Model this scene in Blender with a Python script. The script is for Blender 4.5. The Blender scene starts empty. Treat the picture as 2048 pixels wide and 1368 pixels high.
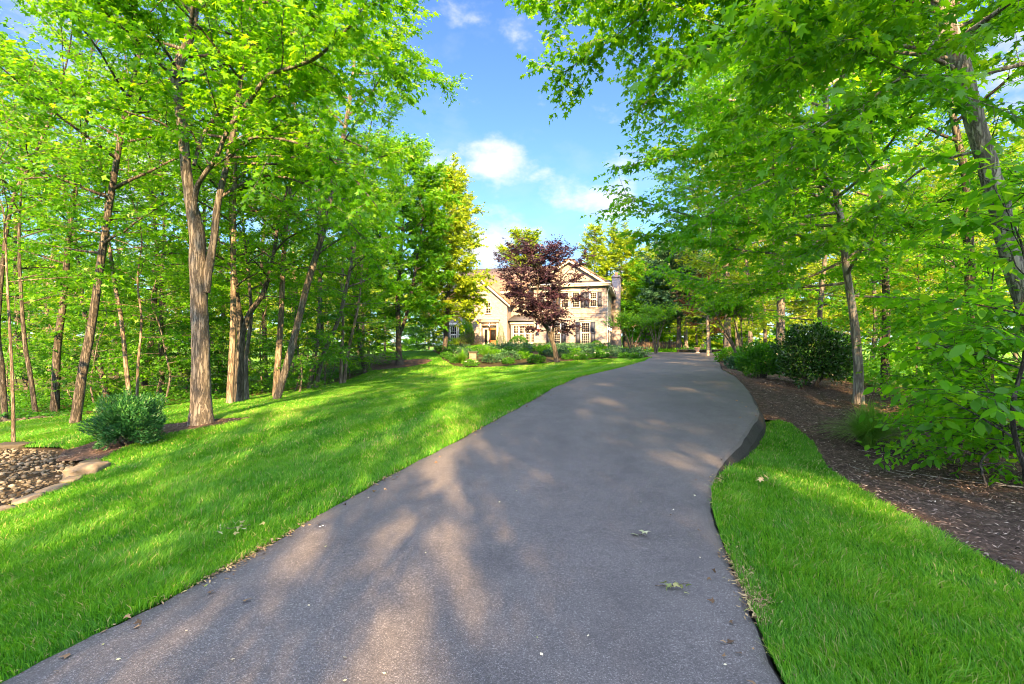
import bpy, math, random
import numpy as np
from mathutils import Vector
from mathutils.geometry import delaunay_2d_cdt

C = bpy.context.scene.collection
F, HZ, CH = 967.0, 690.0, 1.5          # focal length in photo pixels, horizon row, eye height
rad = math.radians
nrm = lambda a: a / np.maximum(np.linalg.norm(a, axis=-1, keepdims=True), 1e-9)

def at(u, v, d):
    return np.array([(u - 1024) / F * d, d, CH - (v - HZ) / F * d])

def sst(a, b, x):
    t = np.clip((x - a) / (b - a), 0, 1)
    return t * t * (3 - 2 * t)

# ------------------------------------------------------------------ the lie of the land
_y = np.array([-30, 0, 2.14, 2.42, 2.84, 3.52, 4.45, 5.2, 6.3, 7.9, 9, 10.2, 13, 16.5, 23, 29, 36, 47.])
_z = np.array([0, 0, 0, 0, 0, .01, .03, .1, .2, .36, .47, .58, .64, .68, .74, .76, .78, .8])
_l = np.array([-3.5, -2.65, -2.28, -2.19, -2.02, -1.82, -1.60, -1.30, -.80, -.10, .40, .84, 1.82, 3.5, 6.3, 8.3, 9.9, 11.6])
_r = np.array([.7, .85, 1.15, 1.22, 1.34, 1.51, 1.77, 2.12, 2.92, 4.01, 4.48, 4.94, 6.0, 7.13, 9.8, 12.5, 15.7, 20.])
_g = np.arange(-30, 120, .05)
def _sm(v):
    a = np.interp(_g, _y, v)
    k = np.hanning(25); k /= k.sum()
    return np.convolve(np.pad(a, 12, mode='edge'), k, 'valid')
_zg, _lg, _rg = _sm(_z), _sm(_l), _sm(_r)
zr = lambda y: np.interp(y, _g, _zg)
xl = lambda y: np.interp(y, _g, _lg)
xr = lambda y: np.interp(y, _g, _rg)
bump = lambda y: sst(4.6, 7.2, y) * (1 - sst(9.5, 14, y))

def H(x, y):
    x = np.asarray(x, float); y = np.asarray(y, float)
    b = zr(y)
    sl = np.maximum(xl(y) - x, 0); sr = np.maximum(x - xr(y), 0)
    L = b - 1.25 * (1 - np.exp(-sl / 8.5)) - .5 * sst(8, 28, sl)
    dx = np.maximum(np.maximum(-8 - x, x - 12), 0); dy = np.maximum(np.maximum(38 - y, y - 60), 0)
    w = 1 - sst(0, 15, np.hypot(dx, dy))
    L = L + (1.0 - L) * w * sst(0, 3, sl)
    k = (.2 + .8 * sst(2, 8, y)) * (1 - .65 * sst(15, 25, y))
    R = b - .25 * bump(y) * sst(0, .11, sr) - .42 * k * (1 - np.exp(-sr / 2.5)) - .4 * sst(5, 25, sr)
    h = np.where(sl > 0, L, np.where(sr > 0, R, b))
    return h + .03 * np.sin(x * .9 + 1.3) * np.sin(y * .7) * sst(.5, 4, np.maximum(sl, sr))

def ground(u, d):
    x = (u - 1024) / F * d
    return np.array([x, d, float(H(x, d))])

# ------------------------------------------------------------------ objects
def tag(o, label=None, cat=None, group=None, kind=None):
    if label: o['label'] = label
    if cat: o['category'] = cat
    if group: o['group'] = group
    if kind: o['kind'] = kind
    return o

def O(name, me, mat=None, parent=None, loc=None):
    o = bpy.data.objects.new(name, me)
    C.objects.link(o)
    if mat is not None:
        for m in (mat if isinstance(mat, (list, tuple)) else [mat]):
            me.materials.append(m)
    if parent is not None: o.parent = parent
    if loc is not None: o.location = loc
    return o

def thing(name, label, cat, loc=(0, 0, 0), rz=0, group=None):
    o = bpy.data.objects.new(name, None)
    o.empty_display_size = .2
    C.objects.link(o); o.location = loc; o.rotation_euler = (0, 0, rz)
    return tag(o, label, cat, group)

def dup(root, loc, rz=0, sc=1, label=None, group=None):
    r = root.copy(); C.objects.link(r); r.location = loc; r.rotation_euler = (0, 0, rz)
    r.scale = (sc, sc, sc) if not isinstance(sc, tuple) else sc
    if label: r['label'] = label
    if group: r['group'] = group
    for ch in list(root.children):
        c = ch.copy(); C.objects.link(c); c.parent = r
        for g in ch.children:
            d = g.copy(); C.objects.link(d); d.parent = c
    return r

def np_mesh(name, V, L, S, smooth=False, tint=None, matidx=None):
    me = bpy.data.meshes.new(name)
    V = np.ascontiguousarray(V, np.float32); L = np.ascontiguousarray(L, np.int32); S = np.ascontiguousarray(S, np.int32)
    me.vertices.add(len(V)); me.vertices.foreach_set('co', V.ravel())
    me.loops.add(len(L)); me.loops.foreach_set('vertex_index', L)
    me.polygons.add(len(S))
    st = np.zeros(len(S), np.int32); st[1:] = np.cumsum(S)[:-1]
    me.polygons.foreach_set('loop_start', st)
    if smooth: me.polygons.foreach_set('use_smooth', np.ones(len(S), bool))
    if matidx is not None: me.polygons.foreach_set('material_index', np.ascontiguousarray(matidx, np.int32))
    if tint is not None:
        a = me.attributes.new('tint', 'FLOAT', 'POINT'); a.data.foreach_set('value', np.ascontiguousarray(tint, np.float32))
    me.update(calc_edges=True); me.validate()
    return me

class MB:
    """boxes, quads and tubes collected into one mesh"""
    def __init__(s): s.v = []; s.f = []; s.mi = []; s.cur = 0
    def poly(s, pts):
        b = len(s.v); s.v += [tuple(p) for p in pts]; s.f.append(tuple(range(b, b + len(pts)))); s.mi.append(s.cur)
    def box(s, x0, x1, y0, y1, z0, z1):
        b = len(s.v)
        s.v += [(x, y, z) for z in (z0, z1) for y in (y0, y1) for x in (x0, x1)]
        for q in ((0, 2, 3, 1), (4, 5, 7, 6), (0, 1, 5, 4), (2, 6, 7, 3), (0, 4, 6, 2), (1, 3, 7, 5)):
            s.f.append(tuple(b + i for i in q)); s.mi.append(s.cur)
    def slab(s, pts, t):
        """a polygon given thickness t (vector)"""
        n = len(pts); b = len(s.v)
        s.v += [tuple(p) for p in pts] + [tuple(np.array(p) + t) for p in pts]
        s.f.append(tuple(b + i for i in range(n))); s.f.append(tuple(b + n + i for i in reversed(range(n))))
        for i in range(n): s.f.append((b + i, b + n + i, b + n + (i + 1) % n, b + (i + 1) % n))
        s.mi += [s.cur] * (n + 2)
    def lathe(s, prof, n=20, c=(0, 0, 0)):
        b = len(s.v)
        for r, z in prof:
            for i in range(n):
                a = 2 * math.pi * i / n
                s.v.append((c[0] + r * math.cos(a), c[1] + r * math.sin(a), c[2] + z))
        for j in range(len(prof) - 1):
            for i in range(n):
                k = (i + 1) % n
                s.f.append((b + j * n + i, b + j * n + k, b + (j + 1) * n + k, b + (j + 1) * n + i)); s.mi.append(s.cur)
    def mesh(s, name, smooth=False):
        return np_mesh(name, np.array(s.v), np.concatenate([np.array(f) for f in s.f]), [len(f) for f in s.f], smooth, matidx=s.mi)
    def build(s, name, mat, parent=None, smooth=False, loc=None, bevel=0):
        o = O(name, s.mesh(name, smooth), mat, parent, loc)
        if bevel:
            m = o.modifiers.new('bevel', 'BEVEL'); m.width = bevel; m.segments = 2
        return o

# ------------------------------------------------------------------ materials
def newmat(name):
    m = bpy.data.materials.new(name); m.use_nodes = True
    nt = m.node_tree; nt.nodes.clear()
    out = nt.nodes.new('ShaderNodeOutputMaterial')
    return m, nt, out

def N(nt, t, **kw):
    n = nt.nodes.new('ShaderNode' + t)
    for k, v in kw.items():
        if k in n.inputs: n.inputs[k].default_value = v
        else: setattr(n, k, v)
    return n

def ramp(nt, src, stops):
    r = nt.nodes.new('ShaderNodeValToRGB')
    el = r.color_ramp.elements
    while len(el) < len(stops): el.new(.5)
    for e, (p, c) in zip(el, stops):
        e.position = p; e.color = (*c, 1)
    nt.links.new(src, r.inputs[0])
    return r.outputs[0]

def noise(nt, vec, scale, detail=4, rough=.6):
    n = N(nt, 'TexNoise', Scale=scale, Detail=detail, Roughness=rough)
    if vec is not None: nt.links.new(vec, n.inputs['Vector'])
    return n.outputs['Fac']

def mul(nt, a, b, f=1.0, mode='MULTIPLY'):
    m = nt.nodes.new('ShaderNodeMix'); m.data_type = 'RGBA'; m.blend_type = mode
    m.inputs[0].default_value = f
    for s, i in ((a, 6), (b, 7)):
        if isinstance(s, tuple): m.inputs[i].default_value = (*s, 1)
        else: nt.links.new(s, m.inputs[i])
    return m.outputs[2]

def coords(nt, kind='Object', scale=None):
    c = nt.nodes.new('ShaderNodeTexCoord').outputs[kind]
    if scale:
        m = nt.nodes.new('ShaderNodeMapping'); m.inputs['Scale'].default_value = scale
        nt.links.new(c, m.inputs[0]); return m.outputs[0]
    return c

def principled(name, col, rough=.7, spec=.3, metal=0, var=0, vscale=8, bumps=None):
    """plain surface with optional mottling and bump"""
    m, nt, out = newmat(name)
    p = N(nt, 'BsdfPrincipled', Roughness=rough, Metallic=metal); p.inputs['Specular IOR Level'].default_value = spec
    if var:
        c = coords(nt)
        col2 = ramp(nt, noise(nt, c, vscale), [(.3, tuple(x * (1 - var) for x in col)), (.7, tuple(min(1, x * (1 + var)) for x in col))])
        nt.links.new(col2, p.inputs['Base Color'])
    else: p.inputs['Base Color'].default_value = (*col, 1)
    if bumps:
        b = N(nt, 'Bump', Strength=bumps[1], Distance=bumps[2]); nt.links.new(noise(nt, coords(nt), bumps[0], 6), b.inputs['Height'])
        nt.links.new(b.outputs[0], p.inputs['Normal'])
    nt.links.new(p.outputs[0], out.inputs[0])
    return m

def leafmat(name, stops, tstops, trans=.45, rough=.45, spec=.35):
    m, nt, out = newmat(name)
    a = N(nt, 'Attribute', attribute_name='tint')
    oi = nt.nodes.new('ShaderNodeObjectInfo')
    ad = N(nt, 'Math', operation='MULTIPLY_ADD'); ad.inputs[1].default_value = .16; ad.inputs[2].default_value = -.08
    nt.links.new(oi.outputs['Random'], ad.inputs[0])
    s = N(nt, 'Math', operation='ADD', use_clamp=True); nt.links.new(ad.outputs[0], s.inputs[0]); nt.links.new(a.outputs['Fac'], s.inputs[1])
    p = N(nt, 'BsdfPrincipled', Roughness=rough); p.inputs['Specular IOR Level'].default_value = spec
    nt.links.new(ramp(nt, s.outputs[0], stops), p.inputs['Base Color'])
    t = N(nt, 'BsdfTranslucent'); nt.links.new(ramp(nt, s.outputs[0], tstops), t.inputs[0])
    mx = N(nt, 'MixShader', Fac=trans); nt.links.new(p.outputs[0], mx.inputs[1]); nt.links.new(t.outputs[0], mx.inputs[2])
    nt.links.new(mx.outputs[0], out.inputs[0])
    return m

def barkmat(name, c0, c1, c2, sc=1.0):
    """upright furrows: stretched, warped ridges between darker cracks"""
    m, nt, out = newmat(name)
    co = coords(nt, 'Object', (30 * sc, 30 * sc, 3.2 * sc))
    nz = N(nt, 'TexNoise', Scale=.9, Detail=4); nt.links.new(co, nz.inputs['Vector'])
    wv = mul(nt, co, nz.outputs['Color'], .9, 'ADD')
    a = noise(nt, wv, .55, 5, .65)
    rd = N(nt, 'Math', operation='SUBTRACT'); nt.links.new(a, rd.inputs[0]); rd.inputs[1].default_value = .5
    ab = N(nt, 'Math', operation='ABSOLUTE'); nt.links.new(rd.outputs[0], ab.inputs[0])
    furrow = ramp(nt, ab.outputs[0], [(.0, (0, 0, 0)), (.07, (1, 1, 1))])
    big = noise(nt, coords(nt, 'Object', (2, 2, 1)), 1.6, 5)
    col = ramp(nt, big, [(.32, c1), (.62, c2)])
    col = mul(nt, col, ramp(nt, noise(nt, co, 1.7, 5), [(.3, (.78, .78, .79)), (.7, (1.1, 1.09, 1.08))]))
    mx = nt.nodes.new('ShaderNodeMix'); mx.data_type = 'RGBA'; nt.links.new(furrow, mx.inputs[0])
    mx.inputs[6].default_value = (*c0, 1); nt.links.new(col, mx.inputs[7])
    p = N(nt, 'BsdfPrincipled', Roughness=.9); p.inputs['Specular IOR Level'].default_value = .15
    nt.links.new(mx.outputs[2], p.inputs['Base Color'])
    b = N(nt, 'Bump', Strength=.9, Distance=.025); nt.links.new(furrow, b.inputs['Height']); nt.links.new(b.outputs[0], p.inputs['Normal'])
    nt.links.new(p.outputs[0], out.inputs[0])
    return m

M = {}
M['leaf'] = leafmat('maple_leaf', [(0, (.022, .10, .005)), (.5, (.062, .22, .006)), (1, (.15, .34, .012))],
                    [(0, (.09, .32, .003)), (.5, (.21, .52, .004)), (1, (.40, .66, .008))], 0.52)
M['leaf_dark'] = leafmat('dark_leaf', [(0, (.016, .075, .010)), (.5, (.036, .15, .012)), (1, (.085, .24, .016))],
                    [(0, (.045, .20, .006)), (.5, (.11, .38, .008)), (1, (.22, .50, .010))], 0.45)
M['leaf_lit'] = leafmat('lit_leaf', [(0, (.026, .13, .006)), (.5, (.076, .28, .010)), (1, (.19, .40, .020))],
                    [(0, (.13, .42, .004)), (.5, (.26, .63, .008)), (1, (.50, .76, .018))], .58)  # maple leaf in a raised colour that stands in for light on the canopy
M['leaf_sun_gold'] = leafmat('sun_gold_leaf', [(0, (.07, .16, .008)), (.5, (.18, .30, .012)), (1, (.33, .40, .020))],
                    [(0, (.16, .34, .005)), (.5, (.36, .53, .010)), (1, (.54, .60, .018))], .45)  # low sun's yellow put into the leaf colour; also serves yellow foliage
M['leaf_plum'] = leafmat('plum_leaf', [(0, (.016, .010, .019)), (.5, (.033, .017, .036)), (1, (.085, .032, .055))],
                         [(0, (.02, .008, .022)), (.5, (.05, .015, .038)), (1, (.12, .03, .05))], .25)
M['leaf_rust'] = leafmat('rust_leaf', [(0, (.05, .02, .012)), (.5, (.13, .055, .02)), (1, (.25, .13, .04))],
                         [(0, (.14, .04, .01)), (.5, (.3, .12, .02)), (1, (.45, .26, .04))], .4)
M['needle'] = leafmat('blue_green_needle', [(0, (.016, .055, .026)), (.5, (.035, .11, .05)), (1, (.08, .19, .085))],
                      [(0, (.03, .10, .03)), (.5, (.06, .18, .05)), (1, (.10, .25, .08))], .25)
M['yew'] = leafmat('evergreen_sprig', [(0, (.010, .050, .016)), (.5, (.020, .11, .030)), (1, (.07, .22, .035))],
                   [(0, (.02, .09, .02)), (.5, (.04, .19, .03)), (1, (.12, .30, .03))], .25)
M['holly'] = leafmat('glossy_leaf', [(0, (.010, .040, .010)), (.5, (.026, .085, .018)), (1, (.075, .17, .03))],
                     [(0, (.02, .08, .008)), (.5, (.04, .16, .01)), (1, (.10, .26, .015))], .25, .25, .6)
M['blade'] = leafmat('grass_blade', [(0, (.022, .105, .008)), (.45, (.070, .25, .020)), (.85, (.17, .36, .038)), (1, (.36, .35, .15))],
                    [(0, (.06, .27, .006)), (.45, (.19, .50, .014)), (.85, (.33, .60, .028)), (1, (.42, .44, .14))], 0.5, .5, .25)
M['fountain'] = leafmat('fountain_grass', [(0, (.04, .13, .02)), (.5, (.10, .25, .035)), (1, (.22, .38, .08))], [(0, (.1, .3, .02)), (.5, (.2, .48, .03)), (1, (.35, .6, .06))], .5)
M['bark'] = barkmat('grey_furrowed_bark', (.056, .054, .051), (.108, .104, .098), (.172, .167, .158))
M['bark_dark'] = barkmat('dark_bark', (.028, .027, .026), (.068, .064, .060), (.120, .114, .106), 1.2)
M['bark_smooth'] = barkmat('smooth_pale_bark', (.12, .112, .102), (.21, .198, .18), (.33, .312, .285), .7)
M['bark_tan'] = barkmat('tan_bark', (.072, .062, .052), (.138, .120, .10), (.22, .195, .165), .8)
# ------------------------------------------------------------------ growing things
T_MAPLE = (np.array([(0, 0, 0), (.32, 0, .02), (.06, .34, -.05), (.26, .17, -.02), (.66, .46, -.10), (.60, .15, -.02), (1, 0, -.12),
                     (.06, -.34, -.05), (.26, -.17, -.02), (.66, -.46, -.10), (.60, -.15, -.02)]),
           [(0, 2, 1), (2, 3, 1), (3, 4, 1), (4, 5, 1), (5, 6, 1), (0, 1, 7), (7, 1, 8), (8, 1, 9), (9, 1, 10), (10, 1, 6)])
T_LOBE = (np.array([(0, 0, 0), (.30, .42, -.08), (.42, .16, -.02), (1, 0, -.12), (.30, -.42, -.08), (.42, -.16, -.02)]),
          [(0, 1, 2), (0, 2, 3), (0, 3, 5), (0, 5, 4)])
T_OVAL = (np.array([(0, 0, 0), (.32, .24, -.05), (.68, .20, -.08), (1, 0, -.16), (.32, -.24, -.05), (.68, -.20, -.08)]),
          [(0, 3, 2), (0, 2, 1), (0, 4, 5), (0, 5, 3)])
T_LEAF = (np.array([(0, 0, 0), (.45, .34, -.08), (1, 0, -.1), (.45, -.34, -.08)]), [(0, 2, 1), (0, 3, 2)])
T_NARROW = (np.array([(0, 0, 0), (.4, .13, 0), (1, 0, -.05), (.4, -.13, 0)]), [(0, 2, 1), (0, 3, 2)])

def leaf_arrays(tmpl, pos, d, n, size, tint):
    tv, tf = tmpl
    d = nrm(d); s = nrm(np.cross(n, d)); n = np.cross(d, s)
    k = len(tv)
    V = pos[:, None] + size[:, None, None] * (tv[None, :, 0, None] * d[:, None] + tv[None, :, 1, None] * s[:, None] + tv[None, :, 2, None] * n[:, None])
    f = np.array(tf).ravel()
    L = (np.arange(len(pos))[:, None] * k + f[None]).ravel()
    return V.reshape(-1, 3), L, np.full(len(pos) * len(tf), 3), np.repeat(tint, k)

def leaf_mesh(name, tmpl, pos, d, n, size, tint):
    V, L, S, t = leaf_arrays(tmpl, pos, d, n, size, tint)
    return np_mesh(name, V, L, S, False, t)

def join_np(parts):
    V, L, S, T, o = [], [], [], [], 0
    for v, l, s, t in parts:
        V.append(v); L.append(l + o); S.append(s); T.append(t); o += len(v)
    return np.concatenate(V), np.concatenate(L), np.concatenate(S), np.concatenate(T)

def smooth_path(pts, n, r=None):
    """Catmull-Rom through the points"""
    P = np.asarray(pts, float); m = len(P)
    E = np.vstack([2 * P[0] - P[1], P, 2 * P[-1] - P[-2]])
    t = np.linspace(0, m - 1 - 1e-6, n); i = t.astype(int); f = (t - i)[:, None]
    a, b, c, d = E[i], E[i + 1], E[i + 2], E[i + 3]
    Q = .5 * (2 * b + (c - a) * f + (2 * a - 5 * b + 4 * c - d) * f ** 2 + (3 * b - a - 3 * c + d) * f ** 3)
    if r is None: return Q
    return Q, np.interp(t, np.arange(m), r)

class Wood:
    def __init__(s): s.parts = []
    def tube(s, pts, r, m=6, rng=None, jit=0, flare=0):
        pts = np.asarray(pts, float); r = np.asarray(r, float); n = len(pts)
        t = nrm(np.gradient(pts, axis=0)); mt = nrm(pts[-1] - pts[0])
        ref = np.array([1., 0, 0]) if abs(mt[2]) > .75 else np.array([0, 0, 1.])
        a = nrm(np.cross(t, ref)); b = np.cross(t, a)
        th = np.arange(m) * 2 * math.pi / m
        R = np.repeat(r[:, None], m, 1)
        if jit: 
            q = rng.normal(0, jit, (n, m)); q = (q + np.roll(q, 1, 1) + np.roll(q, 1, 0)) / 2; R = R * (1 + q)
        if flare:
            h = np.linalg.norm(pts - pts[0], axis=1)[:, None]
            R = R * (1 + flare * np.exp(-h / .28) * (1 + .35 * np.cos(5 * th + 1.1)[None] + .2 * np.cos(3 * th)[None]))
        V = pts[:, None] + R[..., None] * (np.cos(th)[None, :, None] * a[:, None] + np.sin(th)[None, :, None] * b[:, None])
        i = np.arange(n - 1)[:, None] * m; j = np.arange(m)[None]; k = (j + 1) % m
        L = np.stack([i + j, i + k, i + m + k, i + m + j], -1).reshape(-1)
        s.parts.append((V.reshape(-1, 3), L, np.full((n - 1) * m, 4), np.zeros(n * m)))
    def cones(s, p0, p1, r):
        t = nrm(p1 - p0); a = nrm(np.cross(t, np.array([.3, .2, 1.]))); b = np.cross(t, a); k = len(p0)
        V = np.stack([p0 + r * a, p0 - r * .5 * a + r * .87 * b, p0 - r * .5 * a - r * .87 * b, p1], 1).reshape(-1, 3)
        L = (np.arange(k)[:, None] * 4 + np.array([0, 1, 3, 1, 2, 3, 2, 0, 3])[None]).ravel()
        s.parts.append((V, L, np.full(k * 3, 3), np.zeros(len(V))))
    def mesh(s, name):
        V, L, S, _ = join_np(s.parts)
        return np_mesh(name, V, L, S, True)

def limb_dir(rng, p0, d, Ln, bend, n=7, wob=.10):
    pts = [np.array(p0, float)]; d = nrm(np.array(d, float)); st = Ln / (n - 1)
    for i in range(n - 1):
        d = nrm(d + np.array([0, 0, bend / (n - 1)]) + rng.normal(0, wob, 3) * np.array([1, 1, .6]))
        pts.append(pts[-1] + d * st)
    return np.array(pts)

def auto_limbs(rng, path, rads, n, t0, t1, R, prof, el0, el1, bend=0., az0=0., lim=None):
    out = []; s = np.linspace(0, 1, len(path))
    for i in range(n):
        tt = (i + rng.random() * .8) / n; t = t0 + (t1 - t0) * tt
        p = np.array([np.interp(t, s, path[:, k]) for k in range(3)]); r0 = np.interp(t, s, rads)
        az = az0 + i * 2.4 + rng.normal(0, .3); el = el0 + (el1 - el0) * tt + rng.normal(0, .12)
        Ln = max(.5, R * prof(tt) * rng.uniform(.75, 1.15))
        if lim: Ln *= lim(az)
        P = limb_dir(rng, p, (math.cos(az) * math.cos(el), math.sin(az) * math.cos(el), math.sin(el)), Ln, bend)
        r = min(r0 * .6, .012 * Ln + .006)
        out.append((P, np.linspace(r, .005, len(P))))
    return out

def populate(rng, limbs, sec=2.4, twig=.16, tl=(.22, .5), droop=-.12, tmin=.18, secl=.32, wood=None, iso=0.):
    """secondary shoots and flat sprays of twigs along limbs; returns twig starts, directions, lengths"""
    A, B, Ls = [], [], []
    for P, r in limbs:
        seg = np.linalg.norm(np.diff(P, axis=0), axis=1); Lc = seg.sum(); cs = np.concatenate([[0], np.cumsum(seg)]) / Lc
        polys = [(P[int(len(P) * .55):], r[int(len(P) * .55):])]
        ns = max(2, int(Lc * sec)); sd = 1
        for i in range(ns):
            t = tmin + (1 - tmin) * (i + rng.random()) / ns; sd = -sd
            p = np.array([np.interp(t, cs, P[:, k]) for k in range(3)])
            j = min(int(np.searchsorted(cs, t)), len(P) - 1); j = max(j, 1); tg = nrm(P[j] - P[j - 1])
            side = nrm(np.cross(tg, np.array([rng.normal(0, .25 + iso), rng.normal(0, .25 + iso), 1.])))
            l = (secl * Lc * (1.15 - t) + .3) * rng.uniform(.6, 1.2)
            Q = limb_dir(rng, p, tg * .75 + side * sd * rng.uniform(.5, 1.0) + np.array([0, 0, rng.uniform(-.15, .3)]), l, droop * 1.5, 5, .12)
            rr = np.linspace(min(np.interp(t, cs, r) * .6, .004 + .006 * l), .003, 5)
            polys.append((Q, rr))
            if wood is not None: wood.tube(Q, rr, 4)
        for Q, rr in polys:
            sg = np.linalg.norm(np.diff(Q, axis=0), axis=1); l = sg.sum(); c2 = np.concatenate([[0], np.cumsum(sg)]) / max(l, 1e-6)
            m = max(3, int(l / twig)); t = (np.arange(m) + rng.random(m)) / m
            p = np.stack([np.interp(t, c2, Q[:, k]) for k in range(3)], 1)
            tg = nrm(Q[-1] - Q[0]); side = nrm(np.cross(tg, np.array([0, 0, 1.])) + 1e-6)
            sg = np.where(np.arange(m) % 2, 1, -1)[:, None]
            d = nrm(tg[None] * .6 + side[None] * sg * rng.uniform(.5, 1.1, (m, 1)) + rng.normal(0, .22 + .5 * iso, (m, 3)) + np.array([0, 0, droop * (1 - iso)]))
            A.append(p); B.append(d); Ls.append(rng.uniform(*tl, m))
            A.append(Q[-1:]); B.append(tg[None]); Ls.append(np.array([tl[1]]))
    return np.concatenate(A), np.concatenate(B), np.concatenate(Ls)

def spray_leaves(rng, A, B, Ls, k, size, flat=.38, droop=-.35, clump=1.2):
    """k leaves along each twig, laid in flat sprays; tint varies by leaf and softly by place"""
    m = len(A)
    side = nrm(np.cross(B, np.array([0, 0, 1.])) + 1e-6)
    P, D, Nn = [], [], []
    for j in range(k):
        s = (j + .3 + rng.random(m) * .7) / k
        sg = (1 if j % 2 else -1) * np.ones((m, 1)) if j < k - 1 else np.zeros((m, 1))
        P.append(A + B * (Ls * s)[:, None] + rng.normal(0, .015, (m, 3)))
        D.append(B * .5 + side * sg * .9 + rng.normal(0, .3, (m, 3)) + np.array([0, 0, droop]))
        Nn.append(np.array([0, 0, 1.]) + rng.normal(0, flat, (m, 3)))
    P, D, Nn = np.concatenate(P), np.concatenate(D), np.concatenate(Nn)
    sz = size * rng.uniform(.45, 1.25, len(P))
    ph = np.sin(P[:, 0] * clump + 1.7 * np.sin(P[:, 1] * clump * .8)) * np.sin(P[:, 2] * clump * 1.3 + P[:, 1])
    tw = rng.normal(0, .14, m)
    tint = np.clip(.45 + .14 * ph + np.tile(tw, k) + rng.normal(0, .17, len(P)), 0, 1)
    return P, D, Nn, sz, tint

def make_tree(name, label, cat, path, rads, seed, limbs=(), auto=None, leaf=M['leaf'], bark=M['bark'], tmpl=T_LOBE, size=.11, k=5,
              sec=2.4, twig=.16, sides=10, flare=.32, group=None, tl=(.22, .5), droop=-.12, stems=(), ldroop=-.35, flat=.38, wood_sec=True, iso=.15):
    rng = np.random.default_rng(seed); twig *= .72; k += 2; size *= 1.05
    path = np.asarray(path, float); base = path[0].copy()
    root = thing(name, label, cat, base, 0, group)
    P, R = smooth_path(path - base, max(14, 5 * len(path)), rads)
    P = P.copy(); R = R.copy()
    W = Wood()
    pre = np.vstack([P[0] - np.array([0, 0, .35]), P]); W.tube(pre, np.concatenate([[R[0] * 1.1], R]), sides, rng, .05, flare)
    LB = []
    for pts, rr in stems:
        Q, q = smooth_path(np.asarray(pts) - base, 5 * len(pts), rr); W.tube(Q, q, max(6, sides - 3), rng, .04)
    for pts, rr in limbs:
        Q, q = smooth_path(np.asarray(pts) - base, max(8, 4 * len(pts)), rr); LB.append((Q, q))
    srcs = [(P, R)] + [smooth_path(np.asarray(p) - base, 5 * len(p), r) for p, r in stems]
    if auto:
        for i, a in enumerate(auto if isinstance(auto, list) else [auto]):
            s = srcs[a.pop('stem', 0)]
            LB += auto_limbs(rng, s[0], s[1], **a)
    for Q, q in LB: W.tube(Q, q, 6)
    A, B, Ls = populate(rng, LB, sec, twig, tl, droop, wood=W if wood_sec else None, iso=iso)
    W.cones(A, A + B * Ls[:, None], .0035)
    O('trunk', W.mesh('trunk'), bark, root)
    O('crown', leaf_mesh('crown', tmpl, *spray_leaves(rng, A, B, Ls, k, size, flat + .6 * iso, ldroop)), leaf, root)
    return root

dome = lambda t: .35 + .65 * math.sin(math.pi * (.18 + .75 * t))
cone_ = lambda t: 1.05 - .85 * t
egg = lambda t: .55 + .45 * math.sin(math.pi * (.1 + .8 * t)) - .35 * t

def forest_tree(name, label, u, d, path_px, dia, top, R, t0, seed, n=26, group=None, base=None, **kw):
    """trunk drawn through photo points at depth d, carried on up to height top"""
    b = ground(u, d) if base is None else base
    pts = [b] + [at(pu, pv, d) for pu, pv in path_px]
    e = pts[-1] - pts[-2] if len(pts) > 1 else np.array([0, 0, 1.])
    zt = b[2] + top; last = pts[-1]
    if last[2] < zt - 1:
        e = nrm(e * np.array([.6, 1, 1])); e[2] = max(e[2], .5); m = 3
        rg = np.random.default_rng(seed + 5)
        for i in range(1, m + 1):
            s = (zt - last[2]) * i / m / e[2]; pts.append(last + e * s + rg.normal(0, .12, 3) * np.array([1, 1, 0]))
    pts = np.array(pts); r0 = dia / 2 * d / F / math.sqrt(1 + ((u - 1024) / F) ** 2)
    h = (pts[:, 2] - b[2]) / top
    rads = r0 * np.clip(1 - h, .04, 1) ** .75
    args = dict(leaf=M['leaf'], tmpl=T_LOBE, size=.12, k=5)
    args.update(kw)
    prof = args.pop('prof', dome); el = args.pop('el', (.15, .9)); bend = args.pop('bend', .1); az = args.pop('az0', seed * 1.3); lim = args.pop('lim', None)
    return make_tree(name, label, 'tree', pts, rads, seed, auto=dict(n=n, t0=t0, t1=.99, R=R, prof=prof, el0=el[0], el1=el[1], bend=bend, az0=az, lim=lim), group=group, **args)

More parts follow.
